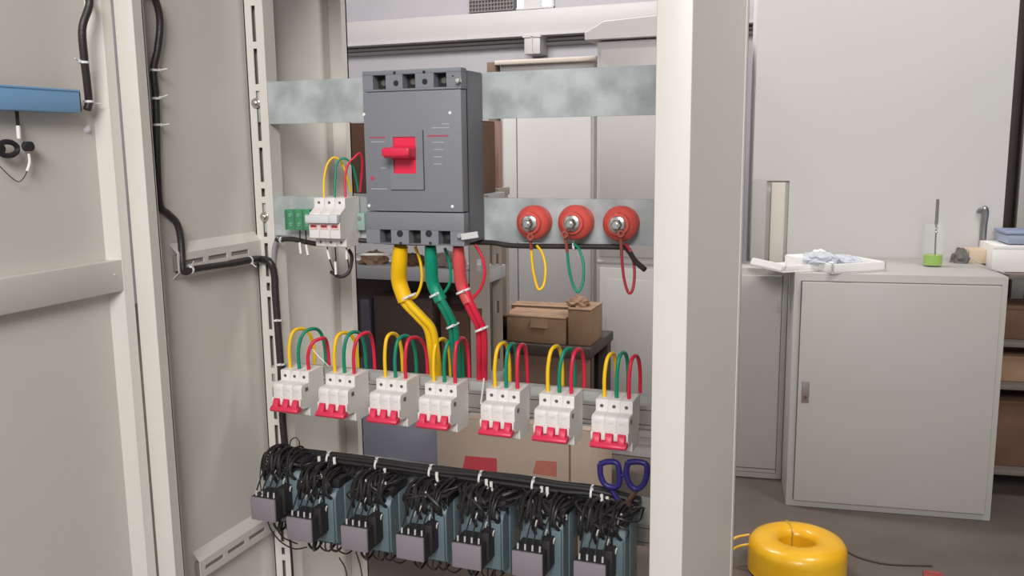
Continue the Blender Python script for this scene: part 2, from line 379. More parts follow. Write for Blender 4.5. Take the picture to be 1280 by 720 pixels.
# ------------------------------------------------------------------ moulded case circuit breaker
YF = .192
ML = at(453, 140, Y=YF).x; MRr = ML+.161; MT = 1.5135; MBt = 1.256
XL0 = (at(453, 100, Y=YF).x+at(460, 290, Y=YF).x)/2
ML = XL0; MRr = XL0+.161
mc = thing('moulded_case_circuit_breaker', 'big grey moulded main breaker with red toggle on the galvanised rails', 'circuit breaker', ((ML+MRr)/2, DM, MBt))
def mcb_(mb, name, m, par=None): o = mb.build(name, m, mc); o.location = -mc.location; (setattr(o, 'parent', par), setattr(o, 'location', (0, 0, 0))) if par else 0; return o
zs = at(520, 265, Y=YF).z
body = MB()
body.box(ML+.002, MRr-.002, YF+.018, DM+.002, MBt+.002, MT-.002, bev=.002)
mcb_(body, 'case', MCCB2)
def win_block(z0, z1, wins, screws, name, ext=0):
    """terminal cover with real window openings"""
    b = MB(); xs = [ML-ext]; y0, y1 = YF, YF+.02
    zz0 = min(a[2] for a in wins); zz1 = max(a[3] for a in wins)
    b.box(ML-ext, MRr, y0, y1, z0, zz0, bev=.0008); b.box(ML-ext, MRr, y0, y1, zz1, z1, bev=.0008)
    cur = ML-ext
    for (xa, xb, _, _) in wins: b.box(cur, xa, y0, y1, zz0, zz1); cur = xb
    b.box(cur, MRr, y0, y1, zz0, zz1)
    o = mcb_(b, name, MCCB)
    for (xa, xb, za, zb_) in wins:
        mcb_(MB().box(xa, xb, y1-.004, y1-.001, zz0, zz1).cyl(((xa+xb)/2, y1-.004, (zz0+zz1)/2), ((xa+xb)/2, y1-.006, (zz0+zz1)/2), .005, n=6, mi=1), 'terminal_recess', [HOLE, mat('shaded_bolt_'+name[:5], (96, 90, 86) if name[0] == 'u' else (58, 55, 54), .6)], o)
    for (sx, sz, sr) in screws:
        mcb_(MB().cyl((sx, YF+.001, sz), (sx, YF-.0006, sz), sr, n=18), 'screw_hole', HOLE, o)
    return o
def wx(a, b, y): return (at(a, y, Y=YF).x, at(b, y, Y=YF).x)
bz = (at(520, 305, Y=YF).z, at(520, 288, Y=YF).z); tz = (at(520, 110, Y=YF).z, at(520, 92, Y=YF).z)
bw = [wx(475, 489, 296)+bz, wx(511, 526, 296)+bz, wx(548, 563, 296)+bz]
tw = [wx(466, 482, 101)+tz, wx(503, 519, 101)+tz, wx(542, 558, 101)+tz]
def S(x, y, r): p = at(x, y, Y=YF); return (p.x, p.z, r)
win_block(MBt, zs-.0008, bw, [S(500, 292, .0052), S(536, 292, .0052), S(501, 304, .0022), S(538, 304, .0022)], 'lower_terminal_cover', .003)
win_block(MT-.03, MT, tw, [S(493, 91, .0022), S(495, 104, .0042), S(530, 90, .0022), S(531, 102, .0042), S(566, 95, .0012)], 'upper_terminal_cover')
cov = mcb_(MB().box(ML, MRr-.0005, YF-.001, YF+.02, zs+.0008, MT-.0308, bev=.0012), 'front_cover', MCCB)
fz0, fz1 = at(510, 237, Y=YF).z, at(510, 163, Y=YF).z; fx0, fx1 = wx(489, 530, 200)
rz0, rz1 = at(508, 217, Y=YF).z, at(508, 171, Y=YF).z; rx0, rx1 = wx(493, 521, 195)
esc = MB(); yf = YF-.0035
esc.box(fx0, rx0, yf, YF, fz0, fz1).box(rx1, fx1, yf, YF, fz0, fz1).box(rx0, rx1, yf, YF, fz0, rz0).box(rx0, rx1, yf, YF, rz1, fz1)
mcb_(esc, 'escutcheon', MCCB, cov)
mcb_(MB().box(fx1, fx1+.0007, YF-.0014, YF, fz0, fz1).box(fx0, fx1, YF-.0014, YF, fz0-.0009, fz0), 'escutcheon_gap', HOLE, cov)
mcb_(MB().box(rx0, rx1, YF-.0017, YF-.0005, rz0, rz1).box(rx0, rx1, YF-.003, YF-.0017, rz0, rz0+.003), 'toggle_recess', RED, cov)
hx0, hx1 = wx(489, 522, 190); hz = at(505, 190, Y=YF-.02).z
mcb_(MB().prism([(YF-.001, hz-.012), (YF-.012, hz-.007), (YF-.026, hz-.009), (YF-.030, hz-.005), (YF-.030, hz+.004), (YF-.026, hz+.007), (YF-.010, hz+.005), (YF-.001, hz+.01)], hx0+.002, hx1-.001, 'X', bev=.0012)
     .box(hx0+.0, hx1+.001, YF-.031, YF-.022, hz-.006, hz+.006, bev=.0025), 'toggle', RED, cov)
for (x, y) in ((455.5, 143), (563, 141), (462, 257), (566, 258)):
    p = at(x, y, Y=YF); mcb_(MB().cyl((p.x, YF, p.z), (p.x, YF-.0018, p.z), .0023, n=14), 'cover_screw', mat('screw_highlight', (236, 236, 236), .35), cov)  # heads near white: the metal's highlight is painted in
def dash(x0, x1, y, h, m, nm):
    a = at(x0, y, Y=YF); b = at(x1, y, Y=YF); mcb_(MB().box(a.x, b.x, YF-.00125, YF-.0009, a.z-h/2, a.z+h/2), nm, m, cov)
FR = mat('faint_red_print', (168, 72, 92), .6); FW = mat('faint_white_print', (172, 174, 180), .6)
dash(462, 482, 172, .002, FR, 'brand_print'); dash(535, 561, 170, .0022, FR, 'brand_print')
for (a, b, y) in ((464, 481, 177.5), (464, 484, 236), (540, 562, 160), (553, 562, 155), (541, 555, 178), (543, 554, 187), (543, 553, 196), (543, 553, 205), (477, 483, 210)): dash(a, b, y, .0012, FW, 'small_print')
p = at(466, 223, Y=YF); mcb_(MB().lathe([(0, 0), (.0035, 0), (.0035, .0004), (0, .0004)], Matrix.Translation((p.x, YF-.001, p.z)) @ Matrix.Rotation(PI/2, 4, 'X'), n=16), 'round_mark', FR, cov)
for (x, y) in ((574, 101), (576, 294)):
    p = at(x, y, Y=YF); mcb_(MB().cyl((p.x, YF+.001, p.z), (p.x, YF-.006, p.z), .0042, n=6, bev=.0005).cyl((p.x, YF-.006, p.z), (p.x+.002, YF-.011, p.z), .0025), 'fixing_bolt', STEEL)
p = at(577, 296, Y=YF-.004); q = at(607, 289, Y=YF-.004)
mcb_(MB().box(0, .027, -.002, .0, -.0045, .0045, mx=Matrix.Translation(p) @ Matrix.Rotation(-.16, 4, 'Y')), 'label_tab', MARKW)
# side seams of the case
mcb_(MB().box(MRr-.0021, MRr-.0012, YF+.021, YF+.0235, MBt+.004, MT-.004), 'case_seam', HOLE)

# ------------------------------------------------------------------ miniature breakers
BW = .0555
ORD = ['leftmost', 'second from left', 'third from left', 'middle (fourth from left)', 'fifth from left', 'second from right', 'rightmost']
def mini(label, group):
    t = thing('miniature_circuit_breaker', label, 'circuit breaker', (0, 0, 0), 0, group)
    prof = [(0, -.038), (-.0435, -.038), (-.045, -.0365), (-.045, -.0215), (-.064, -.0205), (-.068, -.0165), (-.068, .0160), (-.0655, .0195), (-.062, .0208), (-.045, .0208), (-.045, .037), (-.0435, .0385), (0, .0385)]
    h = MB(); pw = BW/3
    for k in range(3):
        x0 = -BW/2+k*pw; h.prism(prof, x0+.00008, x0+pw-.00008, 'X', bev=.00035)
    # moulded nibs between toggles
    for k in range(4):
        x = -BW/2+k*pw
        h.box(max(x-.003, -BW/2), min(x+.003, BW/2), -.0725, -.067, -.014, -.002, bev=.0008)
    for k in range(3):
        x = -BW/2+(k+.5)*pw; h.box(x-.006, x+.006, -.0475, -.044, -.036, -.026, bev=.001)
    h.build('housing', WPLA, t)
    MB().box(-BW/2+.0004, BW/2-.0004, -.0450, -.0446, -.0009, -.0001).build('seam', WPLS, t)
    for k in range(3):
        x = -BW/2+(k+.5)*pw
        MB().cyl((x, -.0442, .029), (x, -.0454, .029), .0027, n=16).box(x-.0022, x+.0022, -.0457, -.0453, .0287, .0293, mi=1).build('terminal_screw', [SCREW, HOLE], t)
        MB().box(x-.0045, x+.0045, -.0685, -.0675, .009, .0125).build('rating_print', mat('pale_print', (218, 213, 210), .6), t)
    tg = MB()
    for k in range(3):
        x = -BW/2+(k+.5)*pw
        tg.prism([(-.067, -.0055), (-.072, -.003), (-.0755, -.006), (-.080, -.016), (-.078, -.021), (-.067, -.020)], x-.0052, x+.0052, 'X', bev=.0007)
    tg.prism([(-.068, -.016), (-.079, -.0155), (-.083, -.020), (-.081, -.024), (-.068, -.0235)], -BW/2+.001, BW/2-.001, 'X', bev=.0008)
    tg.build('toggle', REDT, t)
    MB().box(BW/2-.0006, BW/2+.0006, -.057, -.049, .008, .0145, bev=.0004).build('side_clip', SCREW, t)
    MB().prism([(-.001, -.040), (-.02, -.042), (-.036, -.040), (-.036, -.0375), (-.001, -.0375)], -.008, .008, 'X').build('rail_clip', WPLS, t)
    return t
tl = [(350.5, 462), (408, 470), (471, 473), (531.5, 478.5), (608, 486), (675.5, 491.5), (745.5, 497)]
tr_ = [385.5, 442, 507, 570, 649, 716, 790]
mx_ = []
for (x, y), xr_ in zip(tl, tr_):
    a = at(x, y, Y=DM-.048); b = at(xr_, y+4, Y=DM-.048); mx_.append((a.x+b.x)/2)
base = mini('white three-pole breaker with red toggles, leftmost in the row of seven', 'white three-pole breakers in the middle row')
MZ = 1.0-.006
xs_m = mx_
for i, x in enumerate(xs_m):
    loc = (x, DM-.003, MZ)
    lab = ['leftmost in the row of seven', 'second from the left in the row of seven', 'third from the left in the row of seven', 'exact middle one of the row of seven',
           'just right of red cable bundle in row of seven', 'second from the right in the row of seven', 'rightmost in the row of seven, by the upright'][i]
    lab = 'white three-pole breaker, red toggles, '+lab
    if i == 0: base.location = loc; base['label'] = lab
    else: dup(base, loc, lab)

# loop wires over each breaker
def wire(name, pts, r, m, label, group=None, cat='wire', n=10):
    pts = [Vector(p) for p in pts]
    o = MB().tube([p-pts[0] for p in pts], r, n=n, smooth=8).build(name, m, None, tuple(pts[0]))
    return tag(o, label, cat, group)
# apex pixel x offsets / heights read off the photograph: per breaker (yellow, green, red): (start px, apex px, apex py, end px)
loops = [[(364, 373, 411, 393), (376, 390, 411, 407), (388, 402, 423, 411)],
         [(419, 428, 416, 447), (431, 442, 415, 457), (445, 457, 416, 468)],
         [(480, 489, 417, 503), (494, 504, 420, 520), (505, 515, 422, 534)],
         [(543, 551, 424, 563), (557, 566, 424, 578), (568, 576, 423, 586)],
         [(620, 628, 429, 637), (633, 640, 430, 646), (646, 652, 431, 659)],
         [(686, 694, 433, 703), (701, 710, 436, 718), (714, 722, 437, 730)],
         [(757, 764, 442, 770), (771, 778, 441, 785), (787, 793, 445, 800)]]
nm = ['leftmost breaker', 'second breaker from the left', 'third breaker from the left', 'middle breaker of the row', 'breaker right of the red bundle', 'second breaker from the right', 'rightmost breaker']
sizes = []
for i, L in enumerate(loops):
    for j, (sx, ax, ay, ex) in enumerate(L):
        x = xs_m[i]-BW/2+BW/3*(j+.5)
        ys = DM-.003-.030; zt_ = MZ+.0385
        st = Vector((x, ys, zt_-.006))
        ap = at(ax, ay, Y=DM-.012)
        en = at(ex, 452+i*5, Y=DM+.027)
        if en.x > -.055: en.x = -.055
        k = .72
        p1_ = Vector((st.x+.000, ys, zt_+(ap.z-zt_)*.5)); p2_ = Vector((st.x+(ap.x-st.x)*.45, ys+.006, zt_+(ap.z-zt_)*.9))
        p4_ = Vector((ap.x+(en.x-ap.x)*.6, DM+.012, zt_+(ap.z-zt_)*.86)); p5_ = Vector((en.x, DM+.026, zt_+(ap.z-zt_)*.45))
        e0 = Vector((en.x, DM+.028, zt_-.015)); e1 = Vector((en.x, DM+.028, zt_-.045))
        r = .0030 if i < 6 else .0029
        wire(('yellow', 'green', 'red')[j]+'_loop_wire', [st, p1_, p2_, ap, p4_, p5_, e0, e1], r, (YEL, GRN, REDW)[j],
             ('yellow', 'green', 'red')[j]+' wire arching up from the top of the '+nm[i], 'coloured loop wires over the breaker row')

# thin white strap lying over first red loop
wire('loose_cable_tie', [at(388, 432, Y=DM-.022), at(396, 443, Y=DM-.026), at(404, 451, Y=DM-.026), at(411, 458, Y=DM-.02)], .0009, TIE, 'loose translucent white tie strap between the two leftmost breakers', cat='cable tie', n=6)

# ------------------------------------------------------------------ thick phase bundles under the main breaker
def bundle(cname, pix, w0, w1, mA, mB, label, ties, ydep=.235, tiesd=(.3, 0, .9)):
    P = [at(x, y, Y=yy) for (x, y, yy) in pix]
    t = thing(cname+'_cable_bundle', label, 'cable bundle', tuple(P[0]), 0, 'phase cable bundles below the main breaker')
    # heat-shrunk sleeve at top
    k = len(P)*0+3
    o = MB().tube(P[:k+1], lambda s: w0*(.86+.14*min(1, s*4)), n=16, smooth=8).build('sleeve', mA, t); o.location = -t.location
    # strands
    for (ox, oy) in ((-.55, 0), (.5, -.25), (.1, .55)):
        o = MB().tube([p+Vector((ox*w1, oy*w1, 0)) for p in P[max(0, k-1):]], w1*.56, n=10, smooth=8).build('strand', mB, t); o.location = -t.location
    for (x, y, yy) in ties:
        p = at(x, y, Y=yy); o = tie(p, tiesd, w1*1.12+.0008, t, (.5, -1, .2)); o.location = -t.location
    return t
YB = .228
bundle('yellow', [(501, 308, .215), (499, 330, .22), (499, 352, YB), (507, 376, YB), (525, 396, .235), (538, 412, .245), (543, 440, .26), (545, 462, .285), (545, 485, .30)], .0125, .0105, YELS, YEL,
       'thick yellow cable bundle hanging from the left terminal of main breaker', [(511, 371, YB)], tiesd=(.4, 0, -.8))
bundle('green', [(538, 308, .215), (539, 330, .22), (541, 354, YB), (551, 376, YB), (561, 394, .235), (567, 410, .245), (569, 436, .262), (571, 462, .285), (572, 485, .30)], .0100, .0085, GRNS, GRN,
       'thick green cable bundle hanging from the middle terminal of main breaker', [(545, 368, YB), (566, 407, .243)], tiesd=(.4, 0, -.8))
bundle('red', [(573, 308, .215), (574, 330, .22), (577, 356, YB), (586, 378, YB), (596, 398, .235), (602, 412, .245), (603, 440, .262), (603, 462, .285), (603, 485, .30)], .0096, .0090, REDS, REDW,
       'thick red cable bundle hanging from the right terminal of main breaker', [(579, 364, YB), (602, 411, .243)], tiesd=(.35, 0, -.8))
for (pix, m, nmx, lb) in (([(519, 308), (526, 330), (527, 352), (520, 370), (508, 374)], YEL, 'yellow_tap_wire', 'thin yellow tap wire beside the yellow bundle'),
                      ([(556, 310), (562, 330), (563, 350), (558, 362), (550, 370)], GRN, 'green_tap_wire', 'thin green tap wire beside the green bundle'),
                      ([(594, 306), (603, 322), (606, 342), (601, 360), (590, 374)], REDW, 'red_tap_wire', 'thin red tap wire curving beside the red bundle')):
    wire(nmx, [at(x, y, Y=.232) for x, y in pix], .0024, m, lb, 'thin tap wires at the phase bundles')
tag(MB().cyl(at(500, 318, Y=.30), at(446, 318, Y=.30), .0022, n=10).build('earth_rod', mat('bright_rod', (235, 232, 226), .3), None), 'thin bright white rod showing left of the yellow bundle', 'rod')
# little sprinkle: white tie strap hanging from red bundle end
wire('hanging_tie_strap', [at(605, 473, Y=.262), at(603, 490, Y=.262), at(601, 505, Y=.262)], .0015, TIE, 'pale tie strap hanging below the red bundle between breakers', cat='cable tie', n=6)

# ------------------------------------------------------------------ standoff insulators
def insulator(label, loc):
    t = thing('standoff_insulator', label, 'insulator', loc, 0, 'red standoff insulators on the lower rail')
    mx = Matrix.Rotation(PI/2, 4, 'X')   # +Z of profile -> -Y
    prof = [(0, 0), (.021, 0), (.0245, .003), (.0245, .008), (.022, .0115), (.0215, .014), (.0255, .017), (.0262, .022), (.0245, .027), (.019, .031), (.0172, .0325), (.0165, .036), (.0155, .0375), (.0125, .038), (0, .038)]
    MB().lathe(prof, mx, n=48).build('body', INS, t)
    s = MB().lathe([(0, .038), (.0115, .038), (.0125, .0395), (.0122, .041), (.0095, .0425), (0, .0425)], mx, n=32).lathe([(0, .042), (.0085, .042), (.0080, .046), (.0060, .049), (0, .050)], mx, n=6)
    s.cyl((0, -.048, 0), (0, -.054, 0), .0038, n=16, bev=.0008)
    s.build('bolt', STEEL, t); return t
ip = [at(x, y, Y=DM-.030) for x, y in ((663, 279), (716, 279), (773, 280.5))]
ins0 = insulator('red standoff insulator with the yellow wire', (ip[0].x, DM+.003, ip[0].z))
dup(ins0, (ip[1].x, DM+.003, ip[1].z), 'red standoff insulator with the green wire, middle of three')
dup(ins0, (ip[2].x, DM+.003, ip[2].z), 'red standoff insulator with the red wire, nearest the upright')
ins0['label'] = 'red standoff insulator with the yellow wire, leftmost of three'
YI = DM-.046
for (pix, m, nmx, lb, lug) in (([(663, 297), (664, 312), (666, 335), (670, 354), (674, 362), (680, 355), (682, 335), (678, 317), (671, 307)], YEL, 'yellow_hanging_loop', 'yellow wire loop hanging from the leftmost insulator', (663, 294)),
                           ([(707, 291), (709, 315), (712, 340), (718, 360), (724, 364), (729, 350), (729, 328), (724, 312), (718, 305)], GRN, 'green_hanging_loop', 'green wire loop hanging from the middle insulator', (706, 291)),
                           ([(776, 292), (777, 320), (780, 348), (785, 365), (790, 364), (793, 348), (792, 328), (787, 312), (781, 305)], mat('dark_red_wire', (176, 44, 60), .4), 'red_hanging_loop', 'dark red wire loop hanging from the insulator nearest the upright', (776, 290))):
    P = []
    for i, (x, y) in enumerate(pix): P.append(at(x, y, Y=YI+.014+(.02*max(0, i-4)/4)))
    t = thing(nmx, lb, 'wire', tuple(P[0]), 0, 'wire loops hanging from the insulators')
    o = MB().tube(P, .0021, n=10, smooth=8).build('wire', m, t); o.location = -t.location
    p = at(lug[0], lug[1]+2, Y=YI+.003)
    o = MB().lathe([(.0028, -.0008), (.0052, -.0008), (.0052, .0008), (.0028, .0008), (.0028, -.0008)], Matrix.Translation(p) @ Matrix.Rotation(PI/2, 4, 'X'), n=20).tube([p+Vector((0, 0, -.004)), (P[0]+p)/2+Vector((0, 0, -.003)), P[1]], .0025, n=8).build('lug', mat('copper_red_lug', (176, 96, 84), .4, .5), t); o.location = -t.location

# black bundle along the lower edge of rail 2
ya = DM-.006
tb = thing('control_wire_bundle', 'black wire bundle along the bottom of the lower galvanised rail', 'cable bundle', (0, 0, 0))
MB().tube([at(345, 300, Y=ya), at(365, 299, Y=ya), at(400, 305, Y=ya), at(440, 300, Y=ya)], .0042, n=10).build('left_run', CABLE, tb)
MB().tube([at(440, 300, Y=.266), at(520, 304, Y=.29), at(606, 303, Y=.27), at(640, 307, Y=ya), at(700, 308, Y=ya), at(776, 309, Y=ya), at(786, 314, Y=.262)], .0040, n=10).build('right_run', CABLE, tb)
MB().tube([at(786, 313, Y=.262), at(794, 326, Y=.245), at(806, 337, Y=.235)], .0040, n=10).build('taped_end', CABLE, tb)
tie(at(352, 300, Y=ya), (1, 0, 0), .0046, tb, (.1, -1, .3)); tie(at(718, 308, Y=ya), (1, 0, 0), .0046, tb, (.1, -1, .9))
MB().tube([at(346, 300, Y=ya), at(343, 310, Y=ya), at(342, 330, Y=ya)], .004, n=8).build('corner_run', mat('clear_sleeve', (150, 148, 150), .3), tb)

# ------------------------------------------------------------------ green terminal block + fuse isolator
g0 = at(356, 262, Y=DM-.02); g1 = at(388, 288, Y=DM-.02)
gt = thing('terminal_block', 'green screw terminal block under clear cover beside the left post', 'terminal block', ((g0.x+g1.x)/2, DM+.003, g1.z))
def loc_(mb, n, m, t): o = mb.build(n, m, t); o.location = -t.location; return o
gb = MB().box(g0.x, g1.x, DM-.015, DM+.003, g1.z, g0.z, bev=.001)
ws = (g1.x-g0.x)/3
for k in range(4): gb.box(g0.x+k*ws-.0006, g0.x+k*ws+.0006, DM-.021, DM-.014, g1.z, g0.z)
loc_(gb, 'body', GTERM, gt)
for k in range(3):
    for zz in (.27, .73):
        x = g0.x+ws*(k+.5); z = g1.z+(g0.z-g1.z)*zz
        loc_(MB().cyl((x, DM-.014, z), (x, DM-.0175, z), .0032, n=14).box(x-.0025, x+.0025, DM-.0178, DM-.0174, z-.0004, z+.0004, mi=1), 'terminal_screw', [mat('green_screw', (120, 190, 160), .35, .3), HOLE], gt)
loc_(MB().box(g0.x-.002, g1.x+.002, DM-.0235, DM-.0225, g1.z-.004, g0.z+.003), 'clear_cover', mat('clear_cover', (215, 235, 225), .15, alpha=.05), gt)

f0 = at(392, 247, Y=DM-.045); f1 = at(431, 250, Y=DM-.045); fb = at(412, 309, Y=DM-.045).z; ft = at(411, 247, Y=DM-.045).z
fc = (ft+fb)/2; fh = (ft-fb)/2; fw = (f1.x-f0.x)
fu = thing('fuse_isolator', 'white three-pole fuse isolator with red marks left of main breaker', 'fuse isolator', ((f0.x+f1.x)/2, DM, fc))
pr_ = [(0, -fh), (-.043, -fh), (-.045, -fh+.002), (-.045, -fh+.014), (-.062, -fh+.016), (-.063, .000), (-.060, .003), (-.060, .016), (-.045, fh-.016), (-.045, fh-.002), (-.043, fh), (0, fh)]
h = MB(); pw = fw/3
for k in range(3): h.prism(pr_, -fw/2+k*pw+.0002, -fw/2+(k+1)*pw-.0002, 'X', bev=.0005)
h.build('housing', WPLA, fu)
MB().box(-fw/2-.0012, fw/2-.016, -.071, -.058, .001, .0135, bev=.0012).box(fw/2-.0158, fw/2-.0002, -.071, -.058, .001, .0145, bev=.0012).build('fuse_carrier', mat('carrier_white', (214, 216, 218), .4), fu)
for k in range(3):
    x = -fw/2+(k+.5)*pw
    MB().box(x-.0055, x+.0055, -.0642, -.0625, -.0065, -.0025, bev=.0006).build('indicator', mat('dull_red_indicator', (150, 52, 52), .5), fu)
    MB().box(x-.0075, x+.0075, -.0636, -.0625, -.0095, .0).build('indicator_frame', mat('pale_pink', (228, 190, 190), .5), fu)
    for z in (fh-.008, -fh+.008):
        MB().cyl((x, -.0445, z), (x, -.0454, z), .0023, n=14).build('terminal_screw', SCREW, fu)
# its supply wires
for (pix, m, c, lb) in (([(405, 246), (405, 225), (409, 206), (417, 197), (426, 202), (433, 218), (439, 240)], YEL, 'yellow', 'thin yellow wire arching above the fuse isolator'),
                    ([(418, 246), (419, 225), (421, 205), (430, 198), (440, 206), (445, 222), (448, 240)], GRN, 'green', 'thin green wire arching above the fuse isolator'),
                    ([(432, 247), (431, 225), (435, 206), (443, 197), (450, 192), (453, 205), (450, 240)], REDW, 'red', 'thin red wire arching above the fuse isolator')):
    n_ = len(pix)
    P = [at(x, y, Y=DM-.035+.045*i/(n_-1)) for i, (x, y) in enumerate(pix)]
    P[0] = P[0]-Vector((0, 0, .003))
    wire(c+'_thin_wire', P, .0019, m, lb, 'thin wires above the fuse isolator')
# control wires hanging below with white marker sleeves
def markwire(pix, y0, y1, lab, s0, s1):
    n_ = len(pix); P = [at(x, y, Y=y0+(y1-y0)*i/(n_-1)) for i, (x, y) in enumerate(pix)]
    t = thing('control_wire', lab, 'wire', tuple(P[0]), 0, 'thin control wires with white sleeves')
    loc_(MB().tube(P, .0011, n=6), 'wire', BLACK, t)
    a = at(*s0, Y=y0); b = at(*s1, Y=y0); loc_(MB().cyl(a, b, .0021, n=10), 'marker_sleeve', FERR, t)
for k, (pix, s0, s1, wh) in enumerate((([(375, 288), (375, 300), (376, 316)], (374.5, 303), (376, 317), 'left one below the green terminal block'), ([(382, 288), (383, 302), (385, 320)], (382.5, 306), (385, 319), 'right one below the green terminal block'),
                   ([(409, 308), (411, 320), (415, 333), (419, 341)], (409, 312), (412, 324), 'left one below the fuse isolator'), ([(419, 309), (420, 325), (419, 342)], (419, 327), (420, 343), 'middle one below the fuse isolator, longest'),
                   ([(433, 308), (434, 320), (436, 335)], (433, 312), (433.5, 324), 'right one below the fuse isolator'))):
    markwire(pix, DM-.03, DM-.012, 'thin black wire with white sleeve, '+wh, s0, s1)
tag(MB().tube([at(414, 340, Y=DM-.01), at(425, 346, Y=DM-.02), at(436, 340, Y=DM-.012), at(440, 322, Y=DM-.005), at(436, 312, Y=DM-.002)], .003, n=8).build('black_wire_loop', CABLE), 'short black wire loop hanging under the right side of the fuse isolator', 'wire')
# small clear part on rail between isolator and main breaker
p = at(450, 274, Y=DM-.012); q = at(462, 285, Y=DM-.012)
tag(MB().box(p.x-.006, p.x+.008, DM-.012, DM+.004, q.z-.004, p.z+.010, bev=.001).cyl((p.x, DM-.012, p.z+.002), (p.x, DM-.015, p.z+.002), .003, mi=1).build('end_stop', [mat('pale_green_plastic', (150, 176, 166), .4), STEEL]), 'pale green end stop on rail between fuse isolator and main breaker', 'rail clamp')

# ------------------------------------------------------------------ contactors
def contactor(label, loc):
    t = thing('capacitor_contactor', label, 'contactor', loc, 0, 'capacitor contactors in the bottom row')
    # origin: rail plane, centre of the slate body; body front at y=-.07
    b = MB().box(-.034, .040, -.046, 0, -.072, .040, bev=.002).prism([(-.044, -.062), (-.070, -.056), (-.074, -.048), (-.074, .026), (-.068, .036), (-.044, .040)], -.032, .038, 'X', bev=.0015)
    b.box(.020, .036, -.078, -.070, -.052, .024, bev=.0015)
    b.build('body', TEAL, t)
    MB().box(-.033, .039, -.062, -.014, .038, .054, bev=.0015).build('upper_terminal_shroud', BLACKP, t)
    MB().box(-.0268, .0212, -.118, -.072, -.036, .004, bev=.0012).box(.010, .026, -.10, -.07, -.030, .016, bev=.002).build('auxiliary_block', BLACKP, t)
    MB().box(-.0265, .0209, -.1215, -.1165, -.0355, .0035, bev=.0012).build('front_cover', LILAC, t)
    for k in range(4):
        x = -.020+k*.0115; MB().cyl((x, -.113, .0035), (x, -.112, .0125), .0016, n=8).build('ferrule', mat('pale_ferrule', (206, 204, 200), .35, .3), t)
    for k in range(3):
        x = -.017+k*.02; MB().cyl((x, -.0735, -.044), (x, -.0755, -.044), .003, n=12).build('terminal_screw', SCREW, t)
    rnd = random.Random(3)
    # resistor wires arching from the auxiliary block over the top
    for k in range(4):
        x = -.020+k*.0115; dx = rnd.uniform(-.004, .012)
        MB().tube([(x, -.112, .011), (x+.001, -.106, .022), (x+dx*.4, -.092, .036), (x+dx, -.074, .050), (x+dx*1.4, -.055, .062), (x+dx*1.6, -.034, .064), (x+dx*1.6, -.028, .052)], .0013, n=6, smooth=5).build('resistor_wire', BLACK, t)
    for k in range(12):
        x = rnd.uniform(-.032, .038); x2 = x+rnd.uniform(-.016, .016); hgt = rnd.uniform(.050, .066)
        MB().tube([(x, -.076, rnd.uniform(.010, .034)), (x+.3*(x2-x), -.082, .036), (x+.55*(x2-x), -.074, hgt), (x+.8*(x2-x), -.05, hgt+.006), (x2, -.034, hgt), (x2, -.028, .052)], rnd.choice((.0013, .0018, .0026)), n=6, smooth=4).build('resistor_wire', BLACK, t)
    for k in range(6):
        x = -.024+k*.011+rnd.uniform(-.001, .001); e = rnd.uniform(-.02, .02)
        MB().tube([(x, -.060, -.056), (x+e*.1, -.064, -.070), (x+e*.6, -.050, -.080-rnd.uniform(0, .008)), (x+e, -.030, -.076), (x+e, -.022, -.066)], rnd.choice((.0014, .0022)), n=6, smooth=4).build('lower_wire', BLACK, t)
    for (x, z) in ((.014, .018), (-.012, .020), (.026, .006), (-.002, .030)):
        MB().tube([(x, -.084, z), (x+.001, -.085, z+.005), (x+.002, -.083, z+.009)], .0012, n=6, smooth=2).build('marker_sleeve', mat('pale_sleeve', (206, 206, 200), .4), t)
    return t
bxp = [(315, 619), (358, 645), (426, 656), (495, 667), (565, 677), (640, 687), (717, 700)]
K = []
for (x, y) in bxp:
    p = at(x, y, Y=DM-.12); K.append((p.x+.0265, DM, p.z-.0045))
klab = ['grey and black contactor mounted highest at the far left of bottom row', 'contactor second from the left in bottom row, wire tails showing beneath', 'contactor third from the left in bottom row', 'contactor in the middle of the bottom row',
        'contactor third from the right in bottom row', 'contactor second from the right in bottom row', 'contactor at the right end of bottom row under blue scissors']
K[0] = (K[0][0], DM-.004, K[0][2]); 
k0_ = contactor(klab[0], K[0])
for i in range(1, 7): dup(k0_, K[i], klab[i])
# trunk of black wires over the contactors
YT = DM-.02
tw_ = thing('wire_trunk', 'thick black wire trunk running along above the contactors', 'cable bundle', (0, 0, 0))
line = [(352, 566), (400, 571), (450, 577), (500, 584), (550, 591), (600, 597), (650, 603), (700, 610), (745, 616), (800, 630)]
rr = random.Random(5)
for k in range(9):
    o1, o2 = .0075*math.cos(k*2.4), .0075*math.sin(k*2.4)
    if k == 0: o1 = o2 = 0
    MB().tube([at(x, y, Y=YT)+Vector((0, o1+rr.uniform(-.001, .001), o2+rr.uniform(-.001, .001))) for x, y in line], .0042, n=8, smooth=5).build('wire', BLACK, tw_)
for (x, y) in ((413, 573), (473, 581), (540, 590), (602, 598), (668, 606), (741, 616)):
    tie(at(x, y, Y=YT), (1, 0, 0), .0120, tw_, (.1, -.7, .8), nn=18)
for k, (x, y) in enumerate(((418, 577), (481, 591), (546, 596), (608, 605), (614, 608), (677, 614), (684, 615), (752, 624), (759, 627), (399, 576), (372, 571))):
    p = at(x, y, Y=YT-.018); loc_(MB().tube([p+Vector((0, 0, .0075)), p, p-Vector((-.001, 0, .0075))], .0026, n=8, smooth=3), 'marker_sleeve', FERR, tw_)
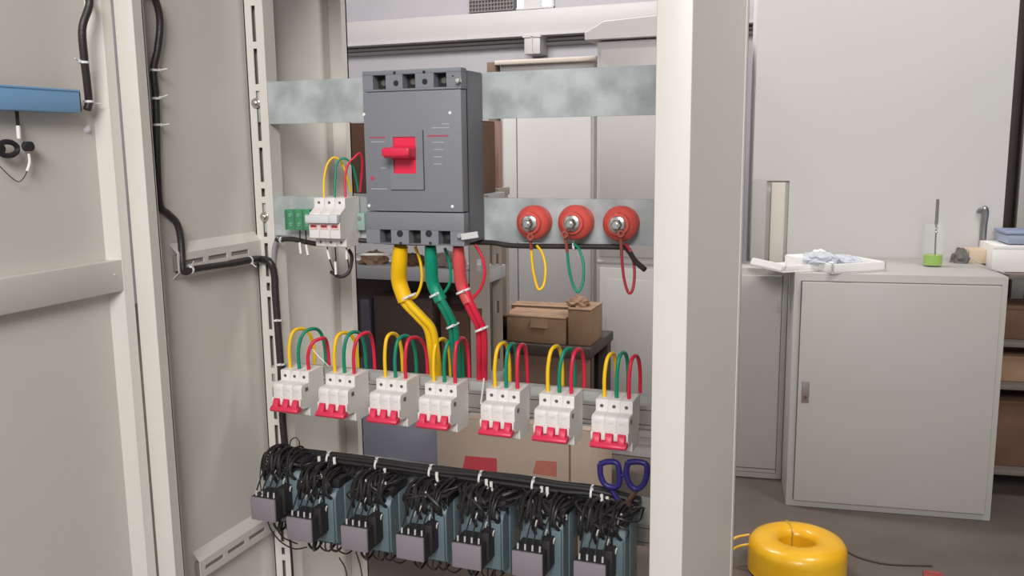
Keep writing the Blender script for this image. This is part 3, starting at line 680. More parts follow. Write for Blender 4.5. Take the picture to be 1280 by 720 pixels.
# hair of control wires dropping from the trunk onto each contactor
rr = random.Random(11)
for i, (kx, ky, kz) in enumerate(K):
    t = thing('contactor_wiring', ['black control wires', ''][0]+' dropping from the trunk onto the '+['highest far left', 'second from left', 'third from left', 'middle', 'third from right', 'second from right', 'right end'][i]+' contactor', 'wiring', (kx, ky, kz), 0, 'control wiring of the contactors')
    for k in range(26):
        sx = kx+rr.uniform(-.042, .056); ex = kx+rr.uniform(-.034, .042)
        # trunk height at sx
        f_ = min(max((sx+.75)/.64, 0), 1)
        zt_ = .887-.012*f_*0 if True else 0
        zt_ = at(352+f_*440, 566+f_*62, Y=YT).z
        ez = kz+rr.uniform(.026, .044); ey = DM-rr.uniform(.05, .08)
        my = DM-rr.uniform(.035, .065)
        P = [Vector((sx, YT-.006, zt_-.004)), Vector((sx+rr.uniform(-.006, .006), my, zt_+rr.uniform(-.014, .006))), Vector(((sx+ex)/2, my-.014, (zt_+ez)/2+rr.uniform(-.005, .01))), Vector((ex, ey-.006, ez+.012)), Vector((ex+rr.uniform(-.002, .002), ey, ez-.002))]
        if sx < -.765 and i == 0: P[0].x = -.75
        o = MB().tube(P, rr.choice((.0011, .0015, .0022, .0028)), n=6, smooth=4).build('wire', BLACK, t); o.location = -t.location
        if k % 6 == 0:
            o = MB().tube([P[2]+Vector((0, 0, .004)), P[2], P[2]-Vector((0, 0, .004))], .0016, n=6, smooth=0).build('marker_sleeve', mat('pale_sleeve', (206, 206, 200), .4), t); o.location = -t.location
# wires looping at far left
def bw_(pix, Y0, Y1, r, lb):
    n_ = len(pix); wire('black_loop_wire', [at(x, y, Y=Y0+(Y1-Y0)*i/(n_-1)) for i, (x, y) in enumerate(pix)], r, BLACK, lb, 'stray black wires round the contactors', n=7)
bw_([(327, 618), (325, 596), (328, 572), (334, 565), (341, 578), (346, 588)], .155, .25, .0009, 'thin black wire standing up above the far left contactor')
bw_([(363, 566), (363, 552), (369, 547), (374, 552), (374, 562)], .25, .25, .0010, 'small black wire loop standing above the left end of trunk')
bw_([(334, 650), (340, 664), (352, 678), (368, 686), (384, 684)], .165, .21, .0012, 'black wire sagging below the far left contactor, outer one')
bw_([(341, 650), (347, 663), (356, 673), (372, 680)], .165, .21, .0012, 'black wire sagging below the far left contactor, inner one')
bw_([(362, 668), (364, 690), (366, 722), (368, 760)], .262, .262, .0022, 'black wire running down beside left slotted post')
bw_([(424, 697), (432, 712), (436, 740)], .24, .26, .0012, 'black wire dropping below the third contactor from left')
bw_([(445, 690), (450, 706), (453, 722)], .19, .22, .0012, 'black wire tail below the third contactor, rusty floor behind')
# scissors hooked over the trunk
sY = DM-.045
sc = thing('scissors', 'dark blue handled scissors hanging behind the right end contactor', 'scissors', tuple(at(778, 600, Y=sY)))
def poly_ring(pix, r):
    P = [at(x, y, Y=sY) for x, y in pix]; P.append(P[0]); return MB().tube(P, r, n=10, smooth=5)
lh = [(750, 580), (760, 577), (771, 579), (774, 590), (774, 604), (768, 609), (757, 606), (751, 595)]
rh = [(785, 578), (797, 577), (808, 581), (808, 596), (803, 607), (794, 611), (786, 603), (783, 590)]
loc_(poly_ring(lh, .0044), 'handle', SCIS, sc); loc_(poly_ring(rh, .0044), 'handle', SCIS, sc)
loc_(MB().tube([at(773, 592, Y=sY), at(778, 594, Y=sY), at(784, 591, Y=sY)], .003, n=8), 'handle_stop', SCIS, sc)
for (a, b, c) in (((762, 608), (772, 624), (790, 668)), ((797, 610), (786, 626), (778, 662))):
    A, B, D = [at(*q, Y=sY+.006) for q in (a, b, c)]
    loc_(MB().tube([A, B], .004, n=8, smooth=0), 'shank', SCIS if a[0] < 780 else SCBL, sc)
    m = MB(); d = (D-B).normalized(); s_ = Vector((0, 1, 0)).cross(d).normalized()
    bmv = [B+s_*.005, B-s_*.005, D-s_*.0005, D+s_*.001]
    bmm = bmesh.new(); v1 = [bmm.verts.new(v) for v in bmv]; v2 = [bmm.verts.new(v+Vector((0, .0012, 0))) for v in bmv]
    bmm.faces.new(v1); bmm.faces.new(v2[::-1])
    for k in range(4): bmm.faces.new((v1[k], v2[k], v2[(k+1) % 4], v1[(k+1) % 4]))
    m._merge(bmm); loc_(m, 'blade', SCBL, sc)

# ------------------------------------------------------------------ background seen through the cabinet
# tall white cabinet with a hat roof
YR = 2.8; ax = at(746, 200, Y=YR).x; rt = at(760, 50, Y=YR).z
tc = thing('storage_cabinet', 'tall off-white steel cabinet with overhanging hat roof behind the open frame', 'cabinet', (ax+.28, YR, 0))
MB().box(-.28, .25, 0, .5, .06, rt-.005, bev=.003).box(-.27, .24, .01, .49, 0, .06).build('body', PAINT2, tc)
hz_ = at(770, 27, Y=YR).z-rt
MB().prism([(-.325, rt), (.285, rt), (.285, rt+.03), (.22, rt+hz_+.02), (-.24, rt+hz_), (-.325, rt+.03)], -.04, .54, 'Y', bev=.002).build('roof', PAINT2, tc)
lz = at(760, 326, Y=YR).z
dd = MB().box(-.262, .235, -.012, 0, .1, lz-.03, bev=.002).build('door', PAINT2, tc)
MB().box(-.278, .248, -.006, .001, lz-.012, lz, bev=.001).build('door_trim', PAINT3, tc)
MB().box(-.262, .235, -.012, 0, lz+.02, rt-.04, bev=.002).build('door', PAINT2, tc)
MB().box(-.23, .205, -.0135, -.0115, .15, lz-.08, bev=.0005).build('raised_panel', PAINT2, dd)
# cabinet further left
YM = 3.2; mx0, mx1 = at(627, 200, Y=YM).x, at(742, 200, Y=YM).x
mt = at(680, 80, Y=YM).z
mc2 = thing('storage_cabinet', 'grey-white steel cabinet with plain doors directly behind the main breaker rails', 'cabinet', ((mx0+mx1)/2, YM, 0))
hw = (mx1-mx0)/2
MB().box(-hw, hw, 0, .45, 0, mt, bev=.004).build('body', PAINT2, mc2)
MB().box(-hw+.015, -hw+.085, -.014, 0, .08, mt-.05, bev=.002).build('door_stile', PAINT2, mc2)
MB().box(-hw+.09, hw-.01, -.012, 0, .08, mt-.05, bev=.002).build('door', PAINT2, mc2)
p = at(618, 74, Y=YM-.05); q = at(745, 74, Y=YM-.05)
tag(MB().box(p.x, q.x, YM-.05, YM+.4, mt+.001, mt+.022, bev=.002).build('top_board', WOODP), 'pale board lying on top of the grey-white cabinet', 'board')
tag(MB().box(p.x-.045, p.x-.002, YM-.03, YM+.03, 0, mt+.015, bev=.003).box(p.x-.048, p.x-.001, YM-.033, YM+.033, mt-.08, mt+.018, bev=.002).build('timber_post', BROWNW), 'brown timber post standing beside the pale board end', 'timber')
# shelving rack
YS = 1.75
rx0 = at(436, 400, Y=YS).x; rx1 = at(600, 400, Y=YS).x
rk = thing('shelving_rack', 'slotted grey-tan steel shelving rack behind the cabinet', 'rack', ((rx0+rx1)/2, YS, 0))
RACK = mat('rack_paint', (168, 156, 144), .6, col2=(174, 162, 150), scale=4)
pz = at(520, 243, Y=YS).z
RD = .2
for (x, y) in ((rx1, 0), (rx0-.25, 0), (rx1, RD-.04), (rx0-.25, RD-.04)):
    m = MB(); sl_ = []; z = .1
    z = .13
    while z < pz-.08: sl_.append((z, z+.045)); z += .17
    hw = .038 if y == 0 else .02
    m.slotted(x-hw, x+hw, 0, pz, sl_, .016, YS+y, YS+y+.002)
    m.box(x-hw, x-hw+.002, YS+y, YS+y+.04, 0, pz)
    loc_(m, 'post', RACK, rk)
loc_(MB().box(rx0-.24, rx1-.04, YS+RD-.004, YS+RD-.001, at(520, 470, Y=YS).z, at(520, 346, Y=YS).z), 'bay_shade_panel', mat('bay_shade', (84, 70, 67), .8), rk)  # added dark sheet, stands in for the shade deep in the shelf bay
def shelf(z, nm='shelf_board', th=.035):
    loc_(MB().box(rx0-.25, rx1+.02, YS+.003, YS+RD, z-th, z, bev=.002), nm, mat('shelf_grey', (176, 176, 178), .55), rk)
s1 = at(520, 336, Y=YS).z; s2 = at(520, 470, Y=YS).z; s3 = at(500, 575, Y=YS).z; s0 = at(520, 243, Y=YS).z
shelf(s1, th=.045); shelf(s2); shelf(s3); shelf(s0)
# stuff on the rack
def crate(x0p, x1p, y0p, y1p, Y, d, name, m, label, z0=None, cat='box', flaps=True, group=None):
    a = at(x0p, y1p, Y=Y); b = at(x1p, y0p, Y=Y); zb_ = a.z if z0 is None else z0
    xm = (a.x+b.x)/2; hw = (b.x-a.x)/2; H = b.z-zb_
    t = thing(name, label, cat, (xm, Y, zb_), 0, group)
    MB().box(-hw, hw, 0, d, 0, H, bev=.004).build('carton_body', m, t)
    if flaps: MB().box(-hw+.002, -.0015, .002, d-.002, H, H+.004).box(.0015, hw-.002, .002, d-.002, H, H+.004).build('flap', m, t)
    return t, hw, H
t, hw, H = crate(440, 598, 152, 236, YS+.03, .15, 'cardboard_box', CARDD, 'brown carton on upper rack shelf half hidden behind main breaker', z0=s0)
t, hw, H = crate(605.5, 623, 152, 214, YS+.5, .04, 'cardboard_box', mat('rosy_cardboard', (176, 140, 132), .85), 'narrow rosy brown carton showing right of the main breaker', z0=s0)
MB().box(-hw+.004, -hw+.024, -.0015, 0, H-.14, H-.03).build('paper_label', MARKW, t)
tag(MB().box(at(606, 250, Y=YS+.48).x, at(626, 250, Y=YS+.48).x, YS+.46, YS+.58, s0-.03, s0, bev=.002).box(at(606, 250, Y=YS+.48).x, at(606, 250, Y=YS+.48).x+.03, YS+.48, YS+.51, 0, s0-.03).box(at(626, 250, Y=YS+.48).x-.03, at(626, 250, Y=YS+.48).x, YS+.53, YS+.56, 0, s0-.03).build('side_stand', RACK), 'narrow grey stand carrying the rosy carton', 'stand')
# crumpled packing on shelf 1
def crumple(name, c, sx, sy, sz, m, label, cat, seed=1, sub=3, amp=.35, flat=True):
    b = bmesh.new(); bmesh.ops.create_icosphere(b, subdivisions=sub, radius=1); r = random.Random(seed)
    for v in b.verts:
        k = 1+r.uniform(-amp, amp)*.6; v.co = Vector((v.co.x*sx*k, v.co.y*sy*k, max(v.co.z, -.25 if flat else -1)*sz*(1+r.uniform(-amp, amp))))
    mn = min(v.co.z for v in b.verts)
    for v in b.verts: v.co.z = 0 if v.co.z < mn*.6 else v.co.z-mn*.6
    mb = MB(); mb._merge(b); o = mb.build(name, m, None, c, smooth=False); return tag(o, label, cat)
for k, (x, sx, sz, nmx, m, lb) in enumerate(((468, .05, .035, 'packing_paper', CARD, 'crumpled brown packing paper at the left of the rack shelf'), (512, .06, .03, 'packing_paper', CARDD, 'dark crumpled packing paper in the middle of rack shelf'), (560, .07, .04, 'rag', mat('dusty_rag', (150, 136, 128), .9), 'dusty crumpled rag near the rack post'))):
    p = at(x, 335, Y=YS+.1); crumple(nmx, (p.x, YS+.10, s1), sx, .06, sz, m, lb, 'packing paper' if k < 2 else 'rag', seed=k+2)
# invented dark boxes, their colour standing in for the next shelf's shaded cavity
crate(470, 540, 375, 466, YS+.03, .15, 'cardboard_box', mat('cavity_dark', (86, 70, 64), .9), 'dark brown filler carton on the middle rack shelf behind the yellow bundle', z0=s2)
crate(552, 592, 392, 466, YS+.04, .14, 'cardboard_box', CARDD, 'smaller dark filler carton on the middle rack shelf near slotted post', z0=s2)
a = at(455, 372, Y=YS+.05)
tag(MB().box(a.x, a.x+.035, YS+.02, YS+.19, s2, a.z, bev=.003).box(a.x+.004, a.x+.031, YS+.016, YS+.021, s2+.02, a.z-.02).build('file_box', mat('slate_blue_box', (92, 90, 100), .6)), 'slate blue upright file box at left of middle rack shelf', 'box')
t, hw, H = crate(455, 548, 522, 573, YS+.01, .17, 'storage_crate', CRATE, 'blue-grey plastic crate on the lowest rack shelf', z0=s3, flaps=False, cat='crate')
MB().box(-hw-.006, hw+.006, -.006, .176, H-.012, H, bev=.002).build('rim', CRATE, t)
# bench with flattened cardboard
YW = 2.25
bx0, bx1 = at(622, 430, Y=YW).x, at(738, 430, Y=YW).x; bzt = at(680, 432, Y=YW).z
bt = thing('work_bench', 'dark wooden bench carrying flattened brown cardboard behind the cabinet', 'bench', ((bx0+bx1)/2, YW, 0))
hw = (bx1-bx0)/2
MB().box(-hw, hw, 0, .36, bzt-.04, bzt, bev=.003).build('bench_top', DARKB, bt)
for sx in (-1, 1):
    for yy in (.05, .3): MB().box(sx*(hw-.03)-.02, sx*(hw-.03)+.02, yy, yy+.04, 0, bzt-.04).build('leg', DARKB, bt)
MB().box(-hw+.01, hw-.01, .345, .355, .1, bzt-.042).build('back_board', DARKB, bt)
MB().box(-hw+.012, hw-.012, .03, .042, .02, bzt-.042, bev=.001).build('front_board', mat('brown_board_front', (128, 104, 90), .8, col2=(140, 116, 102), scale=5), bt)
def carton(x0, x1, ytop, ybot, Y, d, m, lb, flap=True, z0=bzt, rz=0):
    a = at(x0, ybot, Y=Y); b = at(x1, ytop, Y=Y); hw = (b.x-a.x)/2; H = at((x0+x1)/2, ytop, Y=Y).z-z0
    t = thing('cardboard_carton', lb, 'cardboard box', ((a.x+b.x)/2, Y, z0+.001), rz, 'brown cartons on the bench')
    MB().box(-hw, hw, 0, d, 0, H, bev=.003).build('carton_body', m, t)
    MB().box(-hw-.002, hw+.002, -.002, d*.5-.001, H, H+.003).box(-hw-.002, hw+.002, d*.5+.001, d, H, H+.003).build('flap', m, t)
    if flap: MB().prism([(-.001, H), (-.012, H*.62), (-.010, H*.6), (.001, H*.97)], -hw*.05, hw*.5, 'X').build('loose_flap', m, t)
    return t, H
carton(627, 706, 397, 428, YW+.03, .18, CARD, 'low brown carton with a loose flap at the left of the bench')
tR, HR = carton(710, 738, 388, 424, YW+.04, .18, CARD, 'brown carton at the right end of the bench', flap=False)
tB, HB = carton(640, 725, 384, 405, YW+.235, .1, CARD, 'long brown carton lying at the back of the bench', flap=False, rz=.05)
crumple('packing_paper', (at(722, 390, Y=YW+.12).x, YW+.13, bzt+HR+.004), .045, .05, .03, CARD, 'crumpled brown paper on top of the right bench carton', 'packing paper', seed=9)
# big pale carton on floor with red print
YC = 1.62
t, hw, H = crate(548, 738, 540, 640, YC, .28, 'cardboard_box', CARD2, 'large pale carton with red print on the floor behind the contactors', z0=0)
for (x0, x1, y0, y1, m) in ((578, 621, 573, 588, PRINT), (666, 696, 577, 592, PRINT2)):
    a = at(x0, y1, Y=YC); b = at(x1, y0, Y=YC)
    MB().prism([(a.x-t.location.x, a.z), (b.x-t.location.x, a.z), (b.x-t.location.x, b.z), (a.x-t.location.x+.012, b.z-.004)], -.0008, 0, 'Y').build('red_print', m, t)
MB().box(at(712, 560, Y=YC).x-t.location.x-.002, at(712, 560, Y=YC).x-t.location.x+.004, -.001, 0, .05, H).build('tape', CARD, t)

# ------------------------------------------------------------------ right-hand background
A = at(982, 632, Z=0); B = at(1238, 652, Z=0); RZ = math.atan2(B.y-A.y, B.x-A.x); SWd = (B-A).length; SH = .921; SD = .5
def loc2w(lx, ly): return Vector((A.x+lx*math.cos(RZ)-ly*math.sin(RZ), A.y+lx*math.sin(RZ)+ly*math.cos(RZ), 0))
def inl(px, py, ly):
    """local (x, z) on the plane parallel to the short cabinet's front, ly behind it"""
    n = Vector((-math.sin(RZ), math.cos(RZ), 0)); d = Fw + Rt*((px-640)/FPX) + Up*((360-py)/FPX)
    o = A+n*ly; tt = (o-CAM).dot(n)/d.dot(n); p = CAM+d*tt; q = p-A
    return (q.x*math.cos(RZ)+q.y*math.sin(RZ), p.z)
short = thing('distribution_cabinet', 'short grey-white steel cabinet with closed door and small lock plate', 'cabinet', (A.x, A.y, 0), RZ)
MB().box(0, SWd, .004, SD, .0, SH, bev=.003).build('body', PAINT3, short)
ft_ = .028
d = MB().box(ft_, SWd-ft_+.004, -.012, .003, .03, SH-.032, bev=.002).build('door', PAINT3, short)
MB().box(ft_-.003, ft_, -.001, .0042, .03, SH-.03).box(ft_-.003, SWd-ft_+.006, -.001, .0042, SH-.032, SH-.029).box(SWd-ft_+.004, SWd-ft_+.007, -.001, .0042, .03, SH-.03).build('door_gap', mat('shadow_gap', (110, 104, 98), .8), short)
a = inl(1001.5, 503, -.012); b = inl(1012, 477, -.012)
lk = MB().box(a[0], b[0], -.015, -.012, a[1], b[1], bev=.0008).build('lock_plate', mat('lock_grey', (142, 132, 130), .45, .3), d)
MB().cyl(((a[0]+b[0])/2, -.015, a[1]+.022), ((a[0]+b[0])/2, -.019, a[1]+.022), .006, n=16).build('lock_cylinder', mat('brownish_metal', (116, 84, 80), .4, .4), lk)
# tall cabinet behind it
TLx, _ = inl(943, 120, SD+.02); TRx, _ = inl(1263, 150, SD+.02); TZ = 2.3
tall = thing('tall_cabinet', 'tall off-white steel cabinet standing behind the short one', 'cabinet', tuple(loc2w(TLx, SD+.02)), RZ)
TW = TRx-TLx
zb_ = inl(950, 226, SD+.02)[1]
MB().box(.0, TW, .01, .5, 0, TZ, bev=.003).build('body', PAINT2, tall)
td = MB().box(.004, TW-.002, -.012, .01, zb_, TZ-.03).box(inl(985, 280, SD)[0]-TLx, TW-.002, -.0119, .01, .05, zb_+.01).build('door', PAINT2, tall)
hx, hz0_ = inl(1227, 299, SD); _, hz1_ = inl(1222, 260, SD); hx -= TLx
MB().tube([(hx-.016, -.012, hz1_-.014), (hx-.014, -.03, hz1_-.006), (hx-.002, -.040, hz1_-.002), (hx+.004, -.036, hz1_-.02), (hx+.004, -.026, (hz0_+hz1_)/2), (hx+.005, -.020, hz0_)], lambda s: .0125 if s > .35 else .009, n=12).build('handle', mat('brushed_handle', (150, 150, 152), .35, .8), td)
# pale strip boards leaning on the tall cabinet, on neighbouring cabinet
# neighbouring short cabinet on the left
L0 = at(915, 615, Z=0); L1 = at(976, 628, Z=0)
_, ltz = inl(950, 335, .28)
lx0, _ = inl(905, 500, .28); lx1, _ = inl(980, 500, .28)
lt = thing('distribution_cabinet', 'short grey cabinet partly hidden by the main cabinet side panel', 'cabinet', tuple(loc2w(lx0-.02, .28)), RZ)
LW = lx1-lx0+.02
MB().box(0, LW, 0, .22, 0, ltz, bev=.003).build('body', PAINT3, lt)
dd2 = MB().box(.02, LW-.025, -.012, 0, .03, ltz-.03, bev=.002).build('door', PAINT3, lt)
MB().box(LW-.025, LW-.022, -.002, .001, .03, ltz-.03).box(.02, LW-.022, -.013, -.011, .045, .049).build('door_gap', mat('shadow_gap', (110, 104, 98), .8), lt)
hh, hz2 = inl(971, 375, .268)
MB().cyl((LW-.035, -.012, hz2-.02), (LW-.035, -.018, hz2-.02), .004).box(LW-.039, LW-.031, -.022, -.014, hz2-.05, hz2+.01, bev=.002).build('handle', PAINT3, dd2)
# upright boards standing on it
for k, (x0, x1, yt, lb, m) in enumerate(((939, 959, 225, 'grey-white metal strip standing upright, left of two behind the low cabinet', PAINT3), (963, 982, 228, 'warm white metal strip standing upright, right of two behind the low cabinet', mat('warm_white_paint', (214, 206, 196), .5)))):
    a, _ = inl(x0, 280, .485); b, zt_ = inl(x1, yt, .485)
    o = MB().box(0, b-a, 0, .012, 0, zt_-ltz, bev=.002).build('metal_strip', m, None)
    o.location = loc2w(a, .485)+Vector((0, 0, ltz)); o.rotation_euler = (0, 0, RZ); tag(o, lb, 'metal strip', 'metal strips standing by the tall cabinet')
# foam tray with plastic film
SHt = SH
pA = at(1040, 343, Z=SHt); pB = at(1108, 339, Z=SHt); pD = at(990, 322, Z=SHt)
tz_ = math.atan2(pB.y-pA.y, pB.x-pA.x)
trw = (pB-pA).length; trd = .26
tr = thing('foam_tray', 'white foam tray of clear plastic bags on the short cabinet', 'tray', (pA.x, pA.y+.004, SHt), tz_)
dv = pD-pA; ang = math.atan2(dv.y, dv.x)-tz_
# tray as a parallelogram-free rectangle set back, plus a second lid leaning out left
mt_ = MB(); hgt = .036
mt_.box(0, trw, 0, trd, 0, .008, bev=.002).box(0, trw, 0, .012, 0, hgt, bev=.003).box(0, trw, trd-.012, trd, 0, hgt, bev=.003).box(0, .012, 0, trd, 0, hgt, bev=.003).box(trw-.012, trw, 0, trd, 0, hgt, bev=.003)
mt_.build('tray', FOAM, tr)
MB().box(-.15, .03, .09, trd+.06, .0, .007, bev=.002).prism([(-.15, .008), (-.14, .03), (-.132, .03), (-.14, .006)], .09, trd+.06, 'Y').box(-.15, .03, .09, .098, .007, .026, bev=.002).build('tray_lid', FOAM, tr)
MB().box(-.06, .02, .13, .22, .01, .052, bev=.006).build('foam_block', FOAM, tr)
def crump_part(par, c, sx, sy, sz, m, seed, name):
    b = bmesh.new(); bmesh.ops.create_icosphere(b, subdivisions=3, radius=1); r = random.Random(seed)
    for v in b.verts: v.co = Vector((c[0]+v.co.x*sx*(1+r.uniform(-.2, .2)), c[1]+v.co.y*sy*(1+r.uniform(-.2, .2)), c[2]+v.co.z*sz*(1+r.uniform(-.25, .25))))
    mb = MB(); mb._merge(b); return mb.build(name, m, par, smooth=False)
crump_part(tr, (.03, .12, .042), .065, .08, .026, FILM, 3, 'plastic_bag'); crump_part(tr, (.13, .12, .034), .06, .08, .018, FILM, 4, 'plastic_bag')
crump_part(tr, (.055, .16, .055), .03, .03, .018, FOAM, 6, 'white_bag')
# glass with green liquid and metal brush
gp = at(1166, 334, Z=SHt); 
GH = at(1166, 270, Y=gp.y).z-SHt
gl = thing('glass_cup', 'clear cup with bright green liquid on top of the short cabinet', 'cup', (gp.x, gp.y+.03, SHt))
gr = .036
MB().lathe([(0, 0), (gr*.92, 0), (gr, .004), (gr*1.02, GH*.85), (gr*1.02-.002, GH*.85), (gr-.002, .006), (0, .005)], Matrix(), n=32).build('glass', mat('thin_clear_cup', (235, 240, 238), .08, alpha=.08), gl)
MB().lathe([(0, .0062), (gr-.003, .0062), (gr-.0025, .046), (0, .046)], Matrix(), n=32).build('liquid', LIQ, gl)
zb2 = .01
rd = thing('metal_stirrer', 'thin metal stirrer standing upright in the green liquid', 'stirrer', (gp.x+.008, gp.y+.03, SHt+zb2))
H2 = at(1170, 249, Y=gp.y+.03).z-SHt-zb2
MB().cyl((0, 0, 0), (-.003, 0, H2*.62), .003, n=10).build('rod', mat('dark_steel', (112, 106, 100), .35, .7), rd)
MB().cyl((-.003, 0, H2*.60), (-.003, 0, H2), .0062, .0055, n=14, bev=.001).build('grip', mat('matt_grey', (128, 126, 122), .5, .3), rd)
MB().sph((-.001, -.001, H2*.55), .006, (1, 1, .8)).sph((0, -.001, H2*.49), .005).build('collar', STEEL, rd)
# rag, cardboard pieces on the cabinet top
p = at(1200, 328, Z=SHt); crumple('grey_rag', (p.x, p.y, SHt), .035, .04, .045, CLOTH, 'small dark grey rag on the cabinet top beside the green liquid', 'rag', seed=5)
p = at(1210, 329, Z=SHt); q = at(1250, 331, Z=SHt)
cb = thing('open_carton', 'small beige open carton at the right end of the cabinet top', 'box', ((p.x+q.x)/2, p.y, SHt), RZ)
cw = (q.x-p.x)/2
MB().box(-cw, cw, 0, .1, 0, .055, bev=.002).build('carton_body', mat('beige_card', (206, 184, 160), .8), cb)
MB().prism([(-cw, .055), (-cw-.02, .01), (-cw-.017, .01), (-cw+.002, .055)], 0, .1, 'Y').build('flap', mat('beige_card', (206, 184, 160), .8), cb)
wire('thin_grey_cable', [at(1212, 321, Z=SHt+.03), at(1222, 328, Z=SHt+.015), at(1238, 336, Z=SHt+.006), at(1256, 341, Z=SHt-.0+.004)], .0025, PIPE, 'thin grey cable trailing over the right corner of the short cabinet', cat='cable', n=8)
# rack on the far right with boxes
q0 = loc2w(SWd+.03, .28)
XR = q0.x
rr_ = thing('shelving_rack', 'dark steel rack loaded with cartons at the right edge of the photo', 'rack', (q0.x+.35, q0.y, 0), RZ)
RK = mat('dark_rack', (84, 80, 76), .6)
lev = []
for py in (345, 425, 478, 600):
    d_, z_ = inl(1265, py, .28); lev.append(z_)
lev[0] = inl(1265, 341, .28)[1]
for x in (-.33, .45):
    for y in (0, .18): MB().box(x-.018, x+.018, y, y+.003, 0, lev[0]).box(x-.018, x-.015, y, y+.03, 0, lev[0]).build('post', RK, rr_)
for z in lev[:3]+[.12]: MB().box(-.33, .47, .003, .21, z-.02, z, bev=.002).build('shelf_board', mat('rack_shelf_tan', (112, 102, 94), .7), rr_)
def rbox(x0, x1, z0, z1, m, name, lb, y=.01, dpt=.19, cat='box'):
    t = thing(name, lb, cat, tuple(loc2w(SWd+.03+.35+(x0+x1)/2*0, .28)), RZ)
    t.location = loc2w(SWd+.03, .28)+Vector((0, 0, z0)); t.rotation_euler = (0, 0, RZ)
    MB().box(x0, x1, y, y+dpt, 0, z1-z0, bev=.003).build('carton_body', m, t)
    MB().box(x0+.001, x1-.001, y-.002, y+dpt-.002, z1-z0-.012, z1-z0+.002, bev=.001).build('lid', m, t); return t
rbox(.0, .5, lev[1]+.001, lev[1]+.13, CARDD, 'cardboard_box', 'brown carton on the right rack, level with the door lock')
rbox(.01, .45, lev[2]+.001, lev[2]+.10, CARD, 'cardboard_box', 'pale carton on the right rack, middle shelf')
rbox(.0, .4, .121, lev[2]-.08, CARDD, 'cardboard_box', 'brown carton on the lowest shelf of the right rack')
t = rbox(-.01, .3, lev[0]+.001, inl(1265, 308, .28)[1], FOAM, 'foam_box', 'white foam box on top of the right rack')
za = inl(1265, 307, .28)[1]; zc_ = inl(1265, 291, .28)[1]
t2 = thing('lidded_container', 'pale blue lidded container on the white foam box', 'container', tuple(loc2w(SWd+.03, .28)+Vector((0, 0, za+.003))), RZ)
MB().box(.04, .26, .02, .18, 0, zc_-za-.012, bev=.006).build('container_body', mat('pale_blue_tub', (152, 162, 182), .4), t2)
MB().box(.034, .266, .014, .186, zc_-za-.012, zc_-za, bev=.004).build('lid', LID, t2)
# tall brown panel put in to keep the gap at right dark
dk = loc2w(TRx+.03, SD+.35)
db = thing('tall_brown_panel', 'tall dark brown panel in the gap at the right edge', 'cabinet', tuple(dk), RZ)
MB().box(0, .9, 0, .4, 0, 2.3, bev=.003).build('body', DARKB, db)
MB().box(.1, .5, -.012, 0, .05, 2.25, bev=.002).box(.51, .88, -.012, 0, .05, 2.25, bev=.002).build('door', DARKB, db)
px_, _ = inl(1277, 200, SD+.2)
o = MB().box(0, .05, 0, .03, 0, 2.2, bev=.003).box(-.01, .06, -.01, .04, 0, .02).build('steel_pole', PAINT3); o.location = loc2w(px_, SD+.2); o.rotation_euler = (0, 0, RZ)
tag(o, 'pale steel pole at the far right edge before the brown panel', 'pole')
# yellow coil on the floor
cc = at(996, 694, Z=.06)
co = thing('cable_coil', 'coil of bright yellow cable wrapped in film on the concrete floor', 'cable coil', (cc.x, cc.y+.0, 0))
prof = []
R1, R2, HC = .155, .058, .125
outer = [(R2, .02), (R2, HC-.02)]
N = 10
pf = [(R2+.012, .002), (R2, .012)]+[(R2-.0015*(k % 2), .012+(HC-.03)*k/N) for k in range(1, N+1)]+[(R2+.012, HC-.004), (R2+.035, HC+.002), (R1-.03, HC-.002), (R1-.010, HC-.012), (R1, HC-.028)]
pf += [(R1+.002-.002*(k % 2), HC-.028-(HC-.04)*k/N) for k in range(1, N+1)]+[(R1-.012, .002), (R2+.012, .002)]
MB().lathe(pf, Matrix(), n=64).build('winding', COIL, co)
for an in (1.9,):
    c_, s_ = math.cos(an), math.sin(an)
    P = [(R2-.002, .03), (R2-.001, HC-.012), (R2+.03, HC+.003), (R1-.03, HC-.001), (R1-.008, HC-.010), (R1+.002, HC-.028), (R1+.002, .02)]
    MB().tube([(c_*r, s_*r, z) for r, z in P], .003, n=6, smooth=0).build('strap', mat('strap_yellow', (196, 160, 60), .5), co)
MB().tube([(-R1, .02, .10), (-R1-.05, .0, .085), (-R1-.085, -.05, .04), (-R1-.09, -.09, .006)], .004, n=8).build('loose_end', COIL, co)
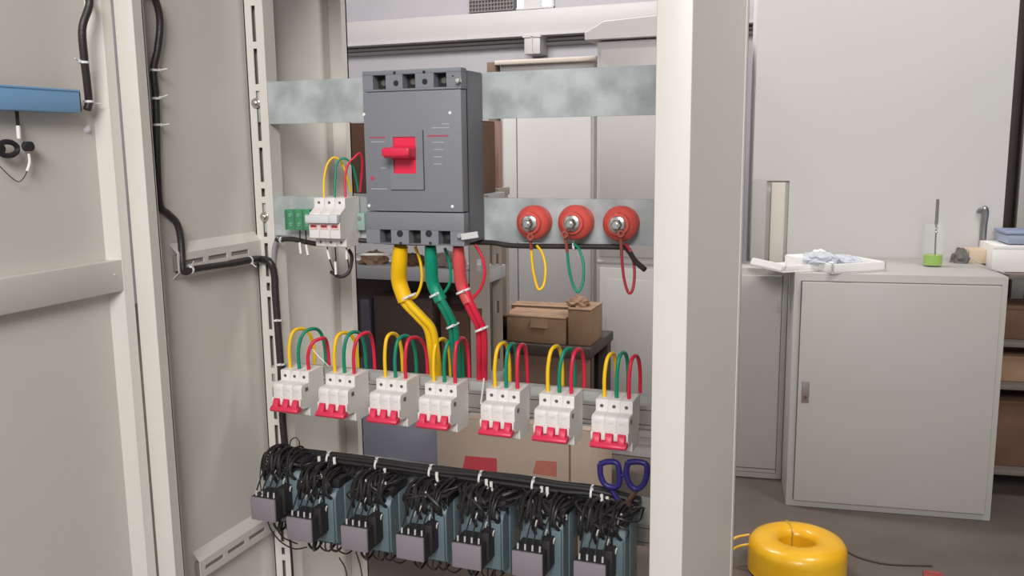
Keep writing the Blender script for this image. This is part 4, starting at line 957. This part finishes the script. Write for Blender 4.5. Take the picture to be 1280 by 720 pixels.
MB().tube([(-R1+.01, -.03, .09), (-R1-.03, -.03, .075), (-R1-.06, -.03, .05), (-R1-.10, -.05, .03)], .004, n=8).build('loose_end', COIL, co)
wire('floor_wire', [at(1057, 688, Z=.004), at(1075, 697, Z=.004), at(1110, 705, Z=.004), at(1165, 707, Z=.004)], .003, mat('dark_wire', (74, 66, 58), .6), 'thin dark wire lying on the floor right of the yellow coil', cat='wire')
p = at(1166, 719, Z=.0)
tag(MB().box(p.x-.03, p.x+.03, p.y-.03, p.y+.012, 0, .008, bev=.003).cyl((p.x-.02, p.y, .008), (p.x+.02, p.y, .008), .006).build('red_scrap', mat('faded_red', (150, 66, 62), .6)), 'small red plastic scrap on the floor near bottom edge', 'scrap')

# ------------------------------------------------------------------ light
def area(name, loc, target, size, energy, col=(1, 1, 1), sy=None):
    l = bpy.data.lights.new(name, 'AREA'); l.energy = energy; l.size = size; l.color = col
    if sy: l.shape = 'RECTANGLE'; l.size_y = sy
    o = bpy.data.objects.new(name, l); C.objects.link(o); o.location = loc
    o.rotation_euler = (Vector(target)-Vector(loc)).to_track_quat('-Z', 'Y').to_euler(); return o
area('front_key_light', (.7, -3.0, 3.2), (-.4, .4, 1.3), 1.5, 135, (1, .965, .94), 1.2)  # unseen source high in front, placed by the direction of the shadows
area('panel_fill_light', (1.35, 1.2, 3.5), (.0, 1.3, 1.7), .9, 50, (1, .98, .95), .8)  # unseen light added to brighten the right panel towards its top
area('back_wall_fill', (-2.2, 2.6, 4.25), (-2.3, 5.6, 2.0), 1.8, 260, (1, .98, .97), .8)  # fill added to lift the back wall, no known source there
wd = bpy.data.worlds.new('world'); bpy.context.scene.world = wd; wd.use_nodes = True
bg = wd.node_tree.nodes['Background']; bg.inputs[0].default_value = (.93, .95, 1, 1); bg.inputs[1].default_value = .56
sc_ = bpy.context.scene
sc_.view_settings.view_transform = 'Standard'; sc_.view_settings.look = 'None'; sc_.view_settings.gamma = 1; sc_.view_settings.use_curve_mapping = False
sc_.view_settings.exposure = -.03
